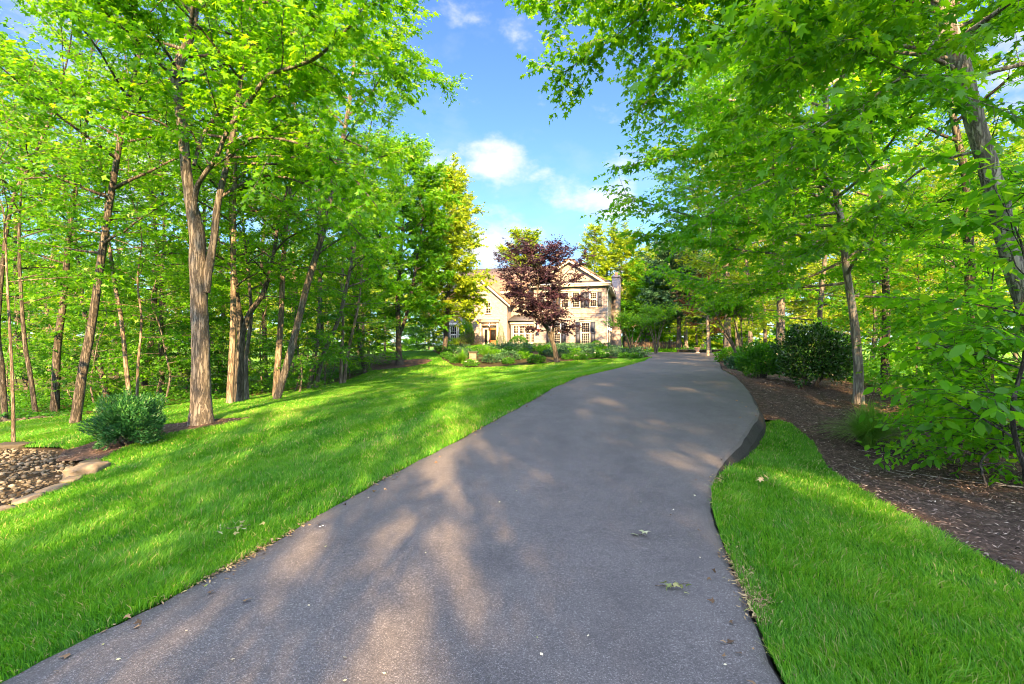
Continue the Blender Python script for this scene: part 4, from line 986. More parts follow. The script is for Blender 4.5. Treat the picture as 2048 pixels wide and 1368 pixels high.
FT = forest_tree
LW = 'woodland trees left of the lawn'
D_ = dict(k=5, twig=.125)
FT('woodland_tree', 'sturdy grey trunk leaning right, standing in grass behind the round evergreen shrub', 150, 11.7, [(163, 760), (185, 640), (205, 500), (232, 330), (252, 215)], 24, 12.5, 3.3, .36, 12, 26, LW, tmpl=T_LOBE, size=.125, bark=M['bark_dark'], **D_)
FT('sapling', 'thin pale sapling rising from the back edge of the pebble bed', 27, 9.2, [(26, 800), (22, 700), (14, 560), (8, 430)], 9, 6.6, 1.9, .38, 13, 16, LW, bark=M['bark_tan'], size=.12, **D_)
FT('woodland_tree', 'dark straight trunk standing in ivy left of the leaning grey tree', 110, 16, [(114, 700), (127, 600), (140, 450), (160, 330)], 20, 13.5, 3.2, .3, 14, 26, LW, bark=M['bark_dark'], **D_)
FT('woodland_tree', 'slender dark trunk curving left in front of the open meadow', 72, 15, [(60, 745), (50, 690), (43, 600), (38, 480)], 12, 10.5, 2.4, .4, 15, 18, LW, bark=M['bark_dark'], **D_)
FT('woodland_tree', 'dark trunk leaning out of the wood at the far left', 10, 13, [(4, 740), (-4, 640), (20, 420), (60, 330)], 15, 12, 2.8, .45, 16, 20, LW, bark=M['bark_dark'], **D_)
FT('woodland_tree', 'dark slanting trunk behind the leaning grey tree', 217, 19, [(200, 735), (184, 690), (165, 600), (150, 480)], 14, 12, 2.8, .42, 17, 20, LW, bark=M['bark_dark'], **D_)
FT('woodland_tree', 'slim tan trunk curving left just above the round evergreen shrub', 262, 14, [(253, 740), (243, 643), (226, 545), (215, 430), (240, 300)], 11, 12.5, 2.6, .38, 18, 20, LW, bark=M['bark_tan'], **D_)
FT('sapling', 'thin sapling close to the right of the slim tan trunk', 273, 13.6, [(275, 760), (277, 718), (283, 640), (275, 560)], 7, 7.5, 1.8, .35, 19, 14, LW, bark=M['bark_tan'], **D_)
FT('woodland_tree', 'straight dark trunk deep in the wood left of the big maple', 323, 19, [(324, 740), (322, 670), (324, 560)], 12, 13, 3, .35, 20, 22, LW, bark=M['bark_dark'], **D_)
FT('woodland_tree', 'slim pale straight trunk, first to the right of the big maple', 459, 14.5, [(462, 745), (466, 660), (467, 540), (468, 400), (470, 280)], 15, 14, 2.9, .42, 21, 22, LW, bark=M['bark_tan'], **D_)
b = ground(478, 15.2)
make_tree('woodland_tree', 'dark forked trunk with mossy foot beside the slim pale one', 'tree', [b] + px([(479, 720), (482, 668), (474, 600), (466, 520), (463, 400), (470, 280), (480, 160), (480, 20)], 15.2), rw([21, 19, 17, 13, 11, 10, 8, 6, 3], 15.2), 22,
          stems=[(px([(483, 672), (500, 625), (527, 585), (546, 515), (560, 430), (590, 330)], 15.2), rw([13, 12, 10, 8, 6, 3], 15.2))], bark=M['bark_dark'], k=6, twig=.12,
          auto=[dict(n=20, t0=.40, t1=.99, R=3, prof=dome, el0=.2, el1=.9), dict(stem=1, n=12, t0=.35, t1=.99, R=2.3, prof=dome, el0=.2, el1=.8)], group=LW)
FT('sapling', 'thin crooked sapling just right of the dark forked trunk', 494, 15.8, [(492, 719), (502, 637), (498, 560)], 10, 10, 2.1, .4, 23, 14, LW, **D_)
FT('woodland_tree', 'brown trunk leaning right at the edge of the lawn with a swollen foot', 553, 15.5, [(567, 753), (588, 678), (615, 568), (650, 450), (680, 310), (705, 160), (715, 0)], 17, 15.5, 3.1, .34, 24, 40, LW, bark=M['bark'], k=7, twig=.11, size=.13)
FT('woodland_tree', 'paler trunk rising close behind the brown leaning one', 551, 16.8, [(556, 720), (562, 640), (566, 540), (575, 420)], 14, 13.5, 3, .42, 25, 22, LW, bark=M['bark_tan'], **D_)
FT('woodland_tree', 'grey trunk of a close pair beyond the brown leaning tree, the more upright one', 619, 21, [(628, 720), (635, 677), (640, 610), (640, 520)], 11, 13.5, 3.1, .4, 26, 22, LW, **D_)
FT('woodland_tree', 'grey trunk of a close pair beyond the brown leaning tree, the more slanted one', 631, 21, [(646, 711), (671, 655), (684, 615), (700, 540)], 10, 13, 3.1, .4, 27, 22, LW, **D_)
FT('woodland_tree', 'thin tan trunk of a pair in the middle of the wood, straighter than its twin', 681, 24, [(683, 715), (686, 655), (685, 580)], 7, 12.5, 3, .38, 28, 20, LW, bark=M['bark_tan'], **D_)
FT('woodland_tree', 'thin tan trunk of a pair in the middle of the wood, bent to the right', 688, 24.3, [(694, 715), (706, 660), (718, 600)], 7, 12, 2.8, .38, 29, 20, LW, bark=M['bark_tan'], **D_)
FT('woodland_tree', 'dark thin trunk leaning left beside the opening to the pale meadow', 730, 28, [(724, 715), (717, 675), (712, 620)], 7.5, 12.5, 3.2, .3, 30, 22, LW, bark=M['bark_dark'], **D_)
# the round maple on the mound
b = ground(799, 30)
make_tree('maple_tree', 'round crowned maple on the mulched mound at the top of the lawn', 'tree', [b] + px([(797, 700), (797, 660), (795, 600), (800, 530), (806, 450), (812, 380), (818, 325)], 30), rw([17, 13, 12, 9, 7, 5, 3, 1], 30), 31,
          stems=[(px([(798, 672), (810, 640), (822, 590), (834, 520), (845, 440), (848, 360)], 30), rw([9, 8, 7, 6, 4, 2], 30))], bark=M['bark_dark'], size=.19, k=9, twig=.12, tmpl=T_LOBE, sec=2.4, leaf=M['leaf'], iso=.6,
          auto=[dict(n=38, t0=.34, t1=.99, R=3.9, prof=dome, el0=.0, el1=1., bend=.2), dict(stem=1, n=26, t0=.34, t1=.99, R=2.5, prof=dome, el0=0., el1=1.)])

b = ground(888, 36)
make_tree('sunlit_maple', 'golden sunlit maple in front of the left end of the house', 'tree', [b] + px([(893, 660), (896, 600), (900, 520), (905, 440), (908, 350)], 36), rw([11, 9, 8, 6, 4, 1], 36), 38, bark=M['bark_dark'], size=.20, k=8, twig=.13, sec=2.4, leaf=M['leaf_sun_gold'], iso=.7,  # its gold is sunlight put into the leaf colour
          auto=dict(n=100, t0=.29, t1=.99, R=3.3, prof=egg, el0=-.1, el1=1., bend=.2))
# trees that fill the wood behind, two kinds copied about
def place_trees(first, spots, label, group, z=None):
    for i, (u, d, sc_, rz) in enumerate(spots):
        g = ground(u, d)
        if i == 0 and first is not None and first.get('placed') is None:
            first.location = g; first.rotation_euler.z = rz; first.scale = (sc_,) * 3; first['label'] = label; first['group'] = group; first['placed'] = 1; continue
        dup(first, g, rz, sc_, label, group)
org = np.zeros(3)
def proto(name, h, R, t0, seed, dia=.28, **kw):
    rng = np.random.default_rng(seed); pts = np.column_stack([np.cumsum(rng.normal(0, .13, 7)), np.cumsum(rng.normal(0, .13, 7)), np.linspace(0, h, 7)]); pts[0] = 0
    rads = dia / 2 * np.clip(1 - np.linspace(0, 1, 7), .05, 1) ** .8
    a = dict(n=kw.pop('n', 30), t0=t0, t1=.99, R=R, prof=kw.pop('prof', dome), el0=kw.pop('el0', .15), el1=kw.pop('el1', .95), bend=kw.pop('bend', .15), lim=kw.pop('lim', None))
    args = dict(k=6, twig=.14, size=.14); args.update(kw)
    return make_tree(name, 'tree', 'tree', pts, rads, seed, auto=a, **args)
pa = proto('woodland_tree', 14, 3.6, .28, 41, bark=M['bark_dark'])
pb_ = proto('woodland_tree', 12.5, 3.2, .2, 42, leaf=M['leaf'], bark=M['bark_tan'])
pu = proto('sapling', 5.2, 2.1, .14, 43, .07, n=20, el0=.0, el1=.7, bend=-.1, size=.12, twig=.12, k=6)
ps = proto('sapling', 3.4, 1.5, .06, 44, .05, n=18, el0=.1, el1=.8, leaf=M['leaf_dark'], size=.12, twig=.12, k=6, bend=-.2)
G1 = 'trees filling the back of the left wood'
L1 = 'background tree deep in the left wood behind the named trunks'
place_trees(pa, [(60, 23, 1, 0), (285, 22, .95, 2), (385, 24, 1.05, 3), (530, 25, 1, 4), (655, 31, 1.05, 5), (-60, 21, 1, 3.3)], L1, G1)
place_trees(pb_, [(235, 28, 1.1, 0), (440, 29, 1.05, 2), (590, 29, 1.1, 3), (725, 38, 1.0, 4), (100, 35, 1.1, 5)], L1, G1)
L2, G2 = 'leafy sapling in the shade under the left wood', 'saplings under the left wood'
place_trees(pu, [(330, 17.5, 1.05, 1), (190, 17, .9, 4), (110, 21, 1.1, .5), (20, 18, .9, 3.5), (255, 24, 1.1, 2.2), (600, 18.5, .9, 2), (525, 21, 1.1, 3), (700, 27, 1.1, 5), (430, 20, 1.1, 1.5), (650, 24, 1, 2.5), (370, 22, 1.2, .9)], L2, G2)
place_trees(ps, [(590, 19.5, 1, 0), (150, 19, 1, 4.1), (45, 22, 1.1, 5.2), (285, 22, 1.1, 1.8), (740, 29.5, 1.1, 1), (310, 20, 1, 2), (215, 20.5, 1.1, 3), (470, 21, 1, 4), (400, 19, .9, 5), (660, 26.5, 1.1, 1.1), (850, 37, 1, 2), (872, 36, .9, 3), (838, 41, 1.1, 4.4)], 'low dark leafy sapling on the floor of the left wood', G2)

# ------------------------------------------------------------------ right side
dA = 6.0
trunkA = [ground(2118, dA)] + px([(2095, 780), (2062, 640), (2026, 520), (1998, 410), (1975, 330), (1946, 230), (1921, 130), (1896, 50), (1875, -20), (1848, -150), (1818, -300), (1790, -450), (1770, -600)], dA)
RA = [(pd([(1906, 136, 6), (1850, 107, 5.9), (1809, 92, 5.7), (1758, 87, 5.5), (1686, 77, 5.2), (1620, 100, 5.0), (1550, 130, 4.8)]), rw([10, 9, 8, 7, 5, 4, 2], 6)),
      (pd([(1875, 55, 6), (1840, 75, 6.2), (1800, 70, 6.5), (1720, 90, 6.8), (1640, 115, 7), (1589, 148, 7.1), (1520, 190, 7.2), (1450, 250, 7.2)]), rw([9, 8, 7, 6, 5, 4, 3, 2], 6)),
      (pd([(1944, 305, 6), (1896, 317, 6.2), (1845, 338, 6.4), (1780, 390, 6.7), (1727, 435, 7), (1640, 490, 7.2), (1563, 532, 7.4)]), rw([6, 6, 5, 5, 4, 3, 2], 6)),
      (pd([(1860, -90, 6), (1760, -110, 6.4), (1640, -90, 6.9), (1500, -60, 7.5), (1380, -30, 8.1), (1270, -5, 8.6), (1150, 5, 9), (1070, 10, 9.2)]), rw([14, 12, 11, 9, 7, 5, 4, 2], 7)),
      (pd([(1840, -190, 6), (1700, -190, 6.8), (1550, -150, 7.6), (1420, -80, 8.4), (1310, 10, 8.9), (1220, 80, 9.1), (1120, 150, 9.2)]), rw([12, 11, 9, 7, 5, 4, 2], 7)),
      (pd([(1850, -140, 6), (1720, -60, 6.8), (1580, 10, 7.7), (1450, 60, 8.3), (1370, 130, 8.6), (1290, 205, 8.8)]), rw([10, 9, 7, 5, 3, 2], 7)),
      (pd([(1830, -240, 6), (1700, -300, 7), (1520, -330, 8), (1380, -260, 9), (1260, -150, 9.6), (1150, -60, 10)]), rw([10, 9, 7, 5, 3, 2], 7)),
      (pd([(1896, 50, 6), (1830, 130, 5.4), (1750, 190, 5.0), (1660, 240, 4.7), (1580, 300, 4.5)]), rw([7, 6, 5, 3, 2], 6)),
      (pd([(1885, 10, 6), (1820, -20, 5.3), (1720, -30, 4.8), (1600, 0, 4.5), (1480, 60, 4.3)]), rw([7, 6, 5, 3, 2], 6))]
make_tree('maple_tree', 'tall maple with a smooth pale trunk leaning left over the driveway at the right border', 'tree', trunkA, rw([58, 54, 52, 50, 48, 46, 45, 43, 42, 40, 34, 27, 20, 8], dA, 1990), 51, limbs=RA, bark=M['bark_smooth'], leaf=M['leaf'],
          tmpl=T_MAPLE, size=.12, k=7, twig=.105, sec=3.0, sides=16, flare=.3, auto=[dict(n=16, t0=.50, t1=.99, R=3.0, prof=dome, el0=.1, el1=.9)])
dB = 11.0
trunkB = [ground(1716, dB)] + px([(1717, 765), (1714, 690), (1705, 620), (1693, 540), (1682, 440), (1672, 385), (1663, 345), (1655, 280), (1651, 190), (1648, 80), (1640, -50), (1632, -400), (1630, -800), (1627, -1250)], dB)
RB = [(pd([(1672, 385, 11), (1610, 345, 10.8), (1530, 320, 10.6), (1440, 300, 10.4), (1350, 310, 10.3), (1262, 330, 10.2)]), rw([8, 7, 5, 4, 3, 2], 11)),
      (pd([(1678, 425, 11), (1589, 435, 10.8), (1512, 445, 10.6), (1440, 445, 10.4), (1340, 420, 10.2), (1232, 385, 10)]), rw([8, 7, 5, 4, 3, 2], 11)),
      (pd([(1684, 455, 11), (1600, 500, 11), (1520, 505, 11), (1430, 490, 10.9), (1350, 475, 10.8), (1285, 470, 10.8)]), rw([7, 6, 5, 4, 3, 2], 11)),
      (pd([(1665, 355, 11), (1612, 335, 10), (1540, 360, 9.2), (1460, 400, 8.7), (1390, 450, 8.4)]), rw([7, 6, 5, 3, 2], 10)),
      (pd([(1655, 280, 11), (1560, 220, 10.8), (1460, 200, 10.6), (1380, 215, 10.4), (1320, 250, 10.3)]), rw([7, 6, 5, 3, 2], 11)),
      (pd([(1690, 520, 11), (1600, 560, 11.5), (1500, 570, 12), (1400, 560, 12.4), (1320, 545, 12.8)]), rw([6, 5, 4, 3, 2], 11)),
      (pd([(1651, 190, 11), (1560, 130, 10.9), (1450, 110, 10.8), (1350, 140, 10.7), (1290, 180, 10.7)]), rw([6, 5, 4, 3, 2], 11)),
      (pd([(1690, 520, 11), (1760, 470, 10.5), (1850, 450, 10)]), rw([6, 4, 2], 11))]
make_tree('maple_tree', 'slender grey trunk standing in the mulch behind the ornamental grass, boughs reaching over the driveway', 'tree', trunkB, rw([25, 21, 19, 17, 16, 15, 14, 13, 12, 12, 11, 10, 9, 6, 2], dB, 1700), 52, limbs=RB, bark=M['bark_smooth'], leaf=M['leaf_lit'],
          tmpl=T_LOBE, size=.125, k=7, twig=.11, sec=2.8, sides=12, flare=.3, auto=[dict(n=44, t0=.24, t1=.99, R=3.9, prof=dome, el0=.0, el1=.9)])
RW = 'woodland trees right of the driveway'
FT('woodland_tree', 'dark trunk in the shade behind the glossy shrub, seen through the leaves', 1770, 14, [(1772, 600), (1765, 450), (1750, 300)], 20, 12, 3.2, .22, 53, 18, RW, bark=M['bark_dark'], leaf=M['leaf'], **D_)
FT('woodland_tree', 'broad dark trunk half hidden by leaves near the right border', 1945, 10.5, [(1943, 650), (1938, 500), (1930, 350)], 30, 12, 3.0, .25, 54, 16, RW, bark=M['bark_dark'], **D_)
FT('woodland_tree', 'slim tree with low spreading boughs behind the slender grey trunk', 1640, 17, [(1640, 620), (1650, 500), (1640, 380)], 13, 11, 3.6, .12, 55, 24, RW, leaf=M['leaf_lit'], el=(0, .9), **D_)
FT('woodland_tree', 'thin tree with yellowish sunlit leaves beyond the round glossy shrub', 1560, 22, [(1560, 620), (1550, 520)], 10, 10.5, 3.6, .12, 56, 30, RW, leaf=M['leaf_sun_gold'], el=(0, .9), size=.14, **D_)
FT('woodland_tree', 'tree with sunlit yellow leaves overhanging the far bend of the driveway', 1500, 27, [(1500, 600), (1490, 500)], 11, 12, 4.2, .12, 57, 34, RW, leaf=M['leaf_sun_gold'], size=.15, el=(0, .9), **D_)
def sapling_at(u, d, h, R, seed, lab, leaf='leaf', tm=T_LOBE, size=.12, t0=.1, dia=.05, k=6, tw=.11, n=18, bend=-.15, el0=.15, rz=0, limbs=()):
    if leaf == 'leaf': leaf = 'leaf_lit'
    b = ground(u, d); rng = np.random.default_rng(seed)
    pts = b + np.column_stack([np.cumsum(rng.normal(0, .08, 5)), np.cumsum(rng.normal(0, .08, 5)), np.linspace(0, h, 5)]); pts[0] = b
    return make_tree('sapling', lab, 'sapling', pts, dia / 2 * np.array([1, .85, .65, .4, .1]), seed, auto=dict(n=n, t0=t0, t1=.99, R=R, prof=egg, el0=el0, el1=.8, bend=bend), leaf=M[leaf], bark=M['bark_dark'], tmpl=tm, size=size, k=k, twig=tw, group='saplings at the edge of the right wood', limbs=limbs, flat=.3)
sapling_at(2075, 4.9, 3.4, 1.0, 61, 'nearest leafy sapling at the right border with long pointed leaves', tm=T_OVAL, size=.15, k=5, tw=.14)
sapling_at(1965, 7.0, 1.9, .95, 62, 'broad low sapling with bright flat leaf layers behind the fallen branch', tm=T_OVAL, size=.12)
sapling_at(1885, 9.9, 2.1, 1.2, 63, 'low bush-like sapling right of the ornamental grass', tm=T_OVAL, size=.11)
sapling_at(2000, 7.6, 3.8, 1.4, 64, 'taller leafy sapling in front of the broad dark trunk', size=.12)
sapling_at(1835, 13.5, 4.2, 1.6, 65, 'leafy sapling behind the foot of the slender grey trunk', size=.12)
sapling_at(1900, 12.0, 5.0, 1.9, 66, 'tall spreading sapling between the dark trunks of the right wood', size=.12)
sapling_at(2075, 9.0, 5.0, 2.0, 67, 'sapling partly cut off by the right border of the picture', size=.12)
sapling_at(1690, 14.8, 3.6, 1.5, 68, 'leafy sapling directly behind the glossy shrub')
sapling_at(1975, 5.6, 1.1, .9, 69, 'knee-high seedling with drooping leaves beside the fallen branch', tm=T_OVAL, size=.11, dia=.03, t0=.2, n=12)
sapling_at(2050, 6.2, 2.2, 1.2, 70, 'low sapling at the foot of the leaning maple', tm=T_OVAL, size=.11)
FT('woodland_tree', 'tall tree by the driveway whose crown rises behind the slender grey trunk', 1560, 20.5, [(1562, 560), (1555, 400)], 20, 17.5, 4.2, .36, 58, 24, RW, size=.15, **D_)
FT('woodland_tree', 'tall tree set back from the far bend of the driveway', 1455, 31, [(1455, 600), (1450, 480)], 16, 19, 5.2, .3, 59, 40, RW, size=.17, **D_)
L3, G3 = 'background tree standing in the sunlit far part of the right wood', 'trees at the back of the right wood'
pg = proto('woodland_tree', 12, 3.8, .14, 45, leaf=M['leaf_sun_gold'], bark=M['bark'], el0=0., size=.16, twig=.15)
place_trees(pg, [(1420, 44, 1, 0), (1530, 34, 1, 1), (1640, 36, 1.1, 2), (1760, 38, 1.05, 3), (1900, 40, 1.1, 4), (1475, 52, 1.2, 5), (1340, 62, 1.1, .7), (2030, 40, 1.1, 1.7), (1700, 52, 1.3, 2.7), (1590, 50, 1.2, 3.7), (1840, 55, 1.3, 4.7), (1395, 58, 1.0, 5.7), (1745, 27, .9, 2.1), (1860, 29, 1, 3.1), (1960, 26, 1, 4.2), (1650, 31, .9, 5.3), (1905, 23, .9, 1.4), (2060, 30, 1.1, .3)], L3, G3)
place_trees(pg, [(1330, 72, 1.1, 1.2), (1290, 62, 1., 2.2)], L3, G3)

# ------------------------------------------------------------------ trees behind the house and far off
def big(name, lab, u, d, h, R, seed, t0=.2, leaf='leaf_sun_gold', prof=dome, n=58, size=.26, twig=.15, k=9, dia=.5, bark='bark', el=(.1, 1.), group=None):
    b = ground(u, d); rng = np.random.default_rng(seed)
    pts = b + np.column_stack([np.cumsum(rng.normal(0, .12, 8)), np.cumsum(rng.normal(0, .12, 8)), np.linspace(0, h, 8)]); pts[0] = b
    return make_tree(name, lab, 'tree', pts, dia / 2 * np.clip(1 - np.linspace(0, 1, 8), .04, 1) ** .8, seed, auto=dict(n=n, t0=t0, t1=.99, R=R, prof=prof, el0=el[0], el1=el[1], bend=.1), leaf=M[leaf], bark=M[bark], size=size, twig=twig, k=k, sec=1.8, group=group, tl=(.3, .7))
big('tulip_tree', 'tall pointed sunlit golden green tree rising behind the right end of the house', 1187, 62, 15.8, 4.6, 71, prof=cone_, el=(.1, .9), n=70)
big('sunlit_tree', 'rounded sunlit golden green tree behind the chimney, lower than the pointed one', 1250, 64, 14.6, 4.8, 72, n=60)
big('sunlit_tree', 'sunlit golden tree top showing above the roof behind the plum tree', 1050, 66, 15.0, 4.6, 73, n=60)
big('pine_tree', 'blue green pine with a dark trunk at the end of the driveway', 1357, 50, 10.8, 4.2, 74, t0=.3, leaf='needle', n=44, el=(-.05, .5), dia=.5, bark='bark_dark')
big('pine_tree', 'blue green pine with a paler trunk beside the dark trunked one', 1374, 53, 11.5, 3.8, 75, t0=.32, leaf='needle', n=40, el=(-.05, .6), dia=.45, bark='bark_smooth')
big('shade_tree', 'green tree behind the crape myrtles right of the chimney', 1292, 56, 8.5, 3.8, 76, leaf='leaf', n=40, t0=.15)
b = ground(1416, 33)
make_tree('rust_maple', 'small maple with rusty brown leaves and a pale trunk at the end of the driveway', 'tree', [b] + px([(1416, 670), (1415, 640), (1418, 600), (1420, 565)], 33), rw([7, 6, 5, 3, 1], 33), 77, auto=dict(n=24, t0=.42, t1=.99, R=1.9, prof=dome, el0=.0, el1=.8), leaf=M['leaf_rust'], bark=M['bark_smooth'], size=.13, k=7, twig=.14)
# wood beyond the meadow
place_trees(pg, [(-40, 50, 1.1, .2), (60, 54, 1.1, 1.2), (150, 50, 1, 2.2), (240, 56, 1.1, 3.2), (330, 50, 1, 4.2), (420, 55, 1.1, 5.2), (500, 50, 1, .9), (585, 55, 1.1, 1.9), (655, 50, 1, 2.9), (715, 56, 1.1, 3.9), (770, 60, 1.1, 4.9)], 'golden sunlit tree standing in the meadow behind the left wood', 'golden trees behind the left wood')
L4, G4 = 'sunlit tree of the distant wood beyond the meadow', 'distant trees beyond the meadow'
fa = big('distant_tree', 'x', 0, 95, 17, 6, 81, t0=.08, n=46, size=.42, twig=.34, leaf='leaf_sun_gold', el=(0, 1.)); fb = big('distant_tree', 'x', 100, 95, 15, 6.5, 82, t0=.06, n=46, size=.42, twig=.34, leaf='leaf', el=(0, 1.))
rg = np.random.default_rng(9)
far = [(u + rg.uniform(-15, 15), rg.uniform(84, 112), rg.uniform(.85, 1.25), rg.uniform(0, 6.28)) for u in np.arange(-260, 900, 62)] + [(1285, 78, .8, 1), (1325, 74, .85, 2), (1365, 80, .8, 3), (1405, 75, .8, 4), (1445, 78, .8, 5), (1490, 76, .9, 6)] + [(u + rg.uniform(-15, 15), rg.uniform(85, 105), rg.uniform(.85, 1.2), rg.uniform(0, 6.28)) for u in np.arange(1270, 2350, 70)]
place_trees(fa, far[::2], L4, G4); place_trees(fb, far[1::2], L4, G4)
# unseen trees added behind the viewpoint, squeezed and placed to shade lawn and driveway
L5, G5 = 'tall unseen tree added behind the viewpoint to shade the near driveway', 'added shade trees behind the viewpoint'
SH = [(pa, -12, -22, 1.3, 0), (pb_, -8.4, -25, 1.35, 1.5), (pb_, -.2, -22, (.45, .45, 1.25), 3.5), (pa, 4.7, -21, (.92, .92, 1.4), 4.1), (pb_, 7.4, -24, 1.5, 5), (pa, 10.6, -22, 1.4, .4),
      (pa, 3.9, -13, (.8, .8, 1.05), 3), (pb_, 6.2, -11.5, 1.2, .9), (pa, 9.0, -14, 1.2, 1.9), (pa, 7.4, -29, 1.5, 5.6), (pb_, -2.8, -7, (.5, .5, .95), 4.7), (pb_, -6.3, -6, (.5, .5, .7), .3), (pa, -.9, -27, (.6, .6, 1.4), 2.3), (pa, -5.0, -8, (.36, .36, 1.15), 1.2), (pb_, -1.4, -6.5, (.30, .30, 1.2), 5.2), (pb_, 2.6, -18, (.36, .36, 1.3), 2.0), (pb_, 2.9, -14, (.5, .5, .95), 1.1), (pa, 1.45, -9, (.25, .25, .85), 4.0), (pa, -.55, -5.5, (.20, .20, .75), 1.7), (pb_, 1.9, -11, (.30, .30, 1.05), 2.7), (pb_, .35, -15, (.24, .24, 1.35), .5), (pa, 2.2, -17, (.32, .32, 1.3), 3.8), (pb_, .05, -12.5, (.27, .27, 1.15), 4.0), (pb_, 1.7, -8, (.28, .28, .85), 5.5), (pa, -1.9, -9.5, (.26, .26, .95), 2.6), (pa, .95, -7, (.18, .18, .85), 3.3), (pb_, 1.15, -12.5, (.2, .2, 1.2), .8)]
for q, x, y, s_, rz in SH: dup(q, (x, y, float(H(x, y))), rz, s_, L5, G5)

# ------------------------------------------------------------------ shrubs and bedding
def gp(u, d, dz=0): g = ground(u, d); g[2] += dz; return g
shrub('evergreen_shrub', 'dense blue green evergreen shrub in the grass beside the pebble bed', 'shrub', gp(262, 8.6), .48, .50, .45, 16000, .07, M['yew'], T_NARROW, 91, up=.7, lump=.22, fill=.4, lift=-.06)
shrub('glossy_shrub', 'large round dark glossy shrub in the mulch right of the driveway', 'shrub', gp(1624, 13), .84, .82, .80, 9500, .085, M['holly'], T_OVAL, 92, lump=.17, fill=.5)
shrub('laurel_shrub', 'lighter green shrub left of the large dark glossy one', 'shrub', gp(1522, 14.2), .62, .6, .50, 4500, .085, M['leaf_dark'], T_OVAL, 93, lump=.14)
shrub('laurel_shrub', 'small low shrub at the driveway bend under the crape myrtle', 'shrub', gp(1492, 17.5), .6, .5, .3, 2500, .09, M['needle'], T_OVAL, 94)
shrub('laurel_shrub', 'sparse pale shrub at the far bend, nearest the rusty maple', 'shrub', gp(1466, 22), .7, .6, .33, 2200, .10, M['leaf'], T_OVAL, 95)
shrub('laurel_shrub', 'dim shrub under the trees right behind the lighter green shrub', 'shrub', gp(1560, 18.5), 0.7, .6, .5, 2600, .10, M['leaf'], T_OVAL, 96, lump=.3)
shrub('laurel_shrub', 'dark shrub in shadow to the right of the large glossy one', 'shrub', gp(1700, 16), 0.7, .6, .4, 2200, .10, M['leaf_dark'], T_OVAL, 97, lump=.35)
def crape(u, d, h, cw, seed, lab, lean=0., fl=.30):
    rng = np.random.default_rng(seed); b = gp(u, d); stems = []; limbs = []
    for i in range(7):
        a = i * .9 + rng.normal(0, .2); e = np.array([math.cos(a) * cw * .5 + lean, math.sin(a) * cw * .5, h * rng.uniform(.62, .78)])
        q = [b + np.array([math.cos(a) * .08, math.sin(a) * .08, -.1]), b + e * np.array([.35, .35, .45]), b + e]; stems.append((q, [.045, .032, .015]))
        for j in range(5):
            a2 = rng.uniform(0, 6.28); r = cw * .4 * rng.random() + .2; limbs.append(([b + e, b + e + np.array([math.cos(a2) * r * .6, math.sin(a2) * r * .6, h * .1]), b + e + np.array([math.cos(a2) * r, math.sin(a2) * r, h * rng.uniform(.12, fl)])], [.014, .008, .003]))
    return make_tree('crape_myrtle', lab, 'tree', [b, b + np.array([0, 0, .2]), b + np.array([lean * .3, 0, h * .5])], [.06, .055, .02], seed, limbs=limbs, stems=stems, bark=M['bark_tan'], size=.12, k=7, twig=.12, sec=3.5, flare=.2)
crape(1264, 35, 2.9, 1.7, 101, 'many stemmed crape myrtle with a flat bright crown nearest the house corner')
crape(1312, 40, 3.8, 1.6, 102, 'taller vase shaped crape myrtle at the far edge of the driveway')
crape(1486, 18.5, 2.7, 1.1, 103, 'crape myrtle with tan stems leaning left over the bend of the driveway', -.55)
# plum in front of the house
b = gp(1114, 29)
make_tree('plum_tree', 'purple leaved plum tree with a leaning dark trunk in front of the house', 'tree', [b] + px([(1109, 696), (1102, 676), (1093, 652), (1080, 620), (1075, 580), (1078, 545), (1082, 518)], 29), rw([13, 10, 9, 8, 6, 4, 3, 1], 29), 104, leaf=M['leaf_plum'], bark=M['bark_dark'], tmpl=T_OVAL, size=.125, k=8, twig=.085, sec=3.2, iso=.35,
          stems=[(px([(1104, 682), (1106, 655), (1112, 620), (1120, 570), (1122, 535), (1118, 512)], 29), rw([7, 6, 5, 4, 3, 1], 29)), (px([(1096, 660), (1080, 640), (1060, 610), (1045, 578), (1040, 540), (1050, 512)], 29), rw([6, 5, 4, 3, 2, 1], 29))],
          auto=[dict(n=20, t0=.33, t1=.99, R=2.0, prof=dome, el0=.15, el1=1., bend=.3), dict(stem=1, n=18, t0=.2, t1=.99, R=1.9, prof=dome, el0=.1, el1=1., bend=.3), dict(stem=2, n=18, t0=.2, t1=.99, R=1.9, prof=dome, el0=.1, el1=1., bend=.3)])
def near_house(lx, ly): q = hw(lx, ly); return np.array([q[0], q[1], float(H(q[0], q[1])) - .02])
shrub('conical_evergreen', 'clipped cone shaped evergreen beside the front door', 'shrub', near_house(-9.2, -1.9), .58, .58, 1.22, 6000, .07, M['yew'], T_NARROW, 111, 'cone', stems=3)
shrub('boxwood_ball', 'clipped round boxwood at the right corner of the house front', 'shrub', near_house(-.75, -1.5), .50, .50, .46, 4500, .05, M['leaf_dark'], T_LEAF, 112, lump=.03, fill=.8)
shrub('boxwood_ball', 'larger round shrub in front of the row of four windows', 'shrub', near_house(-7.3, -3.2), .82, .75, .66, 5500, .07, M['leaf_dark'], T_LEAF, 113, lump=.05, fill=.75)
shrub('clipped_hedge', 'low clipped dark hedge along the front of the gabled wing', 'hedge', near_house(-3.7, -1.6), 2.6, .38, .33, 9000, .05, M['holly'], T_LEAF, 114, 'box', stems=9)
bpy.data.objects['clipped_hedge'].rotation_euler.z = HR
M['leaf_brown'] = leafmat('brown_leaf', [(0, (.018, .018, .008)), (.5, (.045, .038, .014)), (1, (.09, .075, .02))], [(0, (.04, .04, .01)), (.5, (.09, .07, .01)), (1, (.16, .13, .02))], .3)
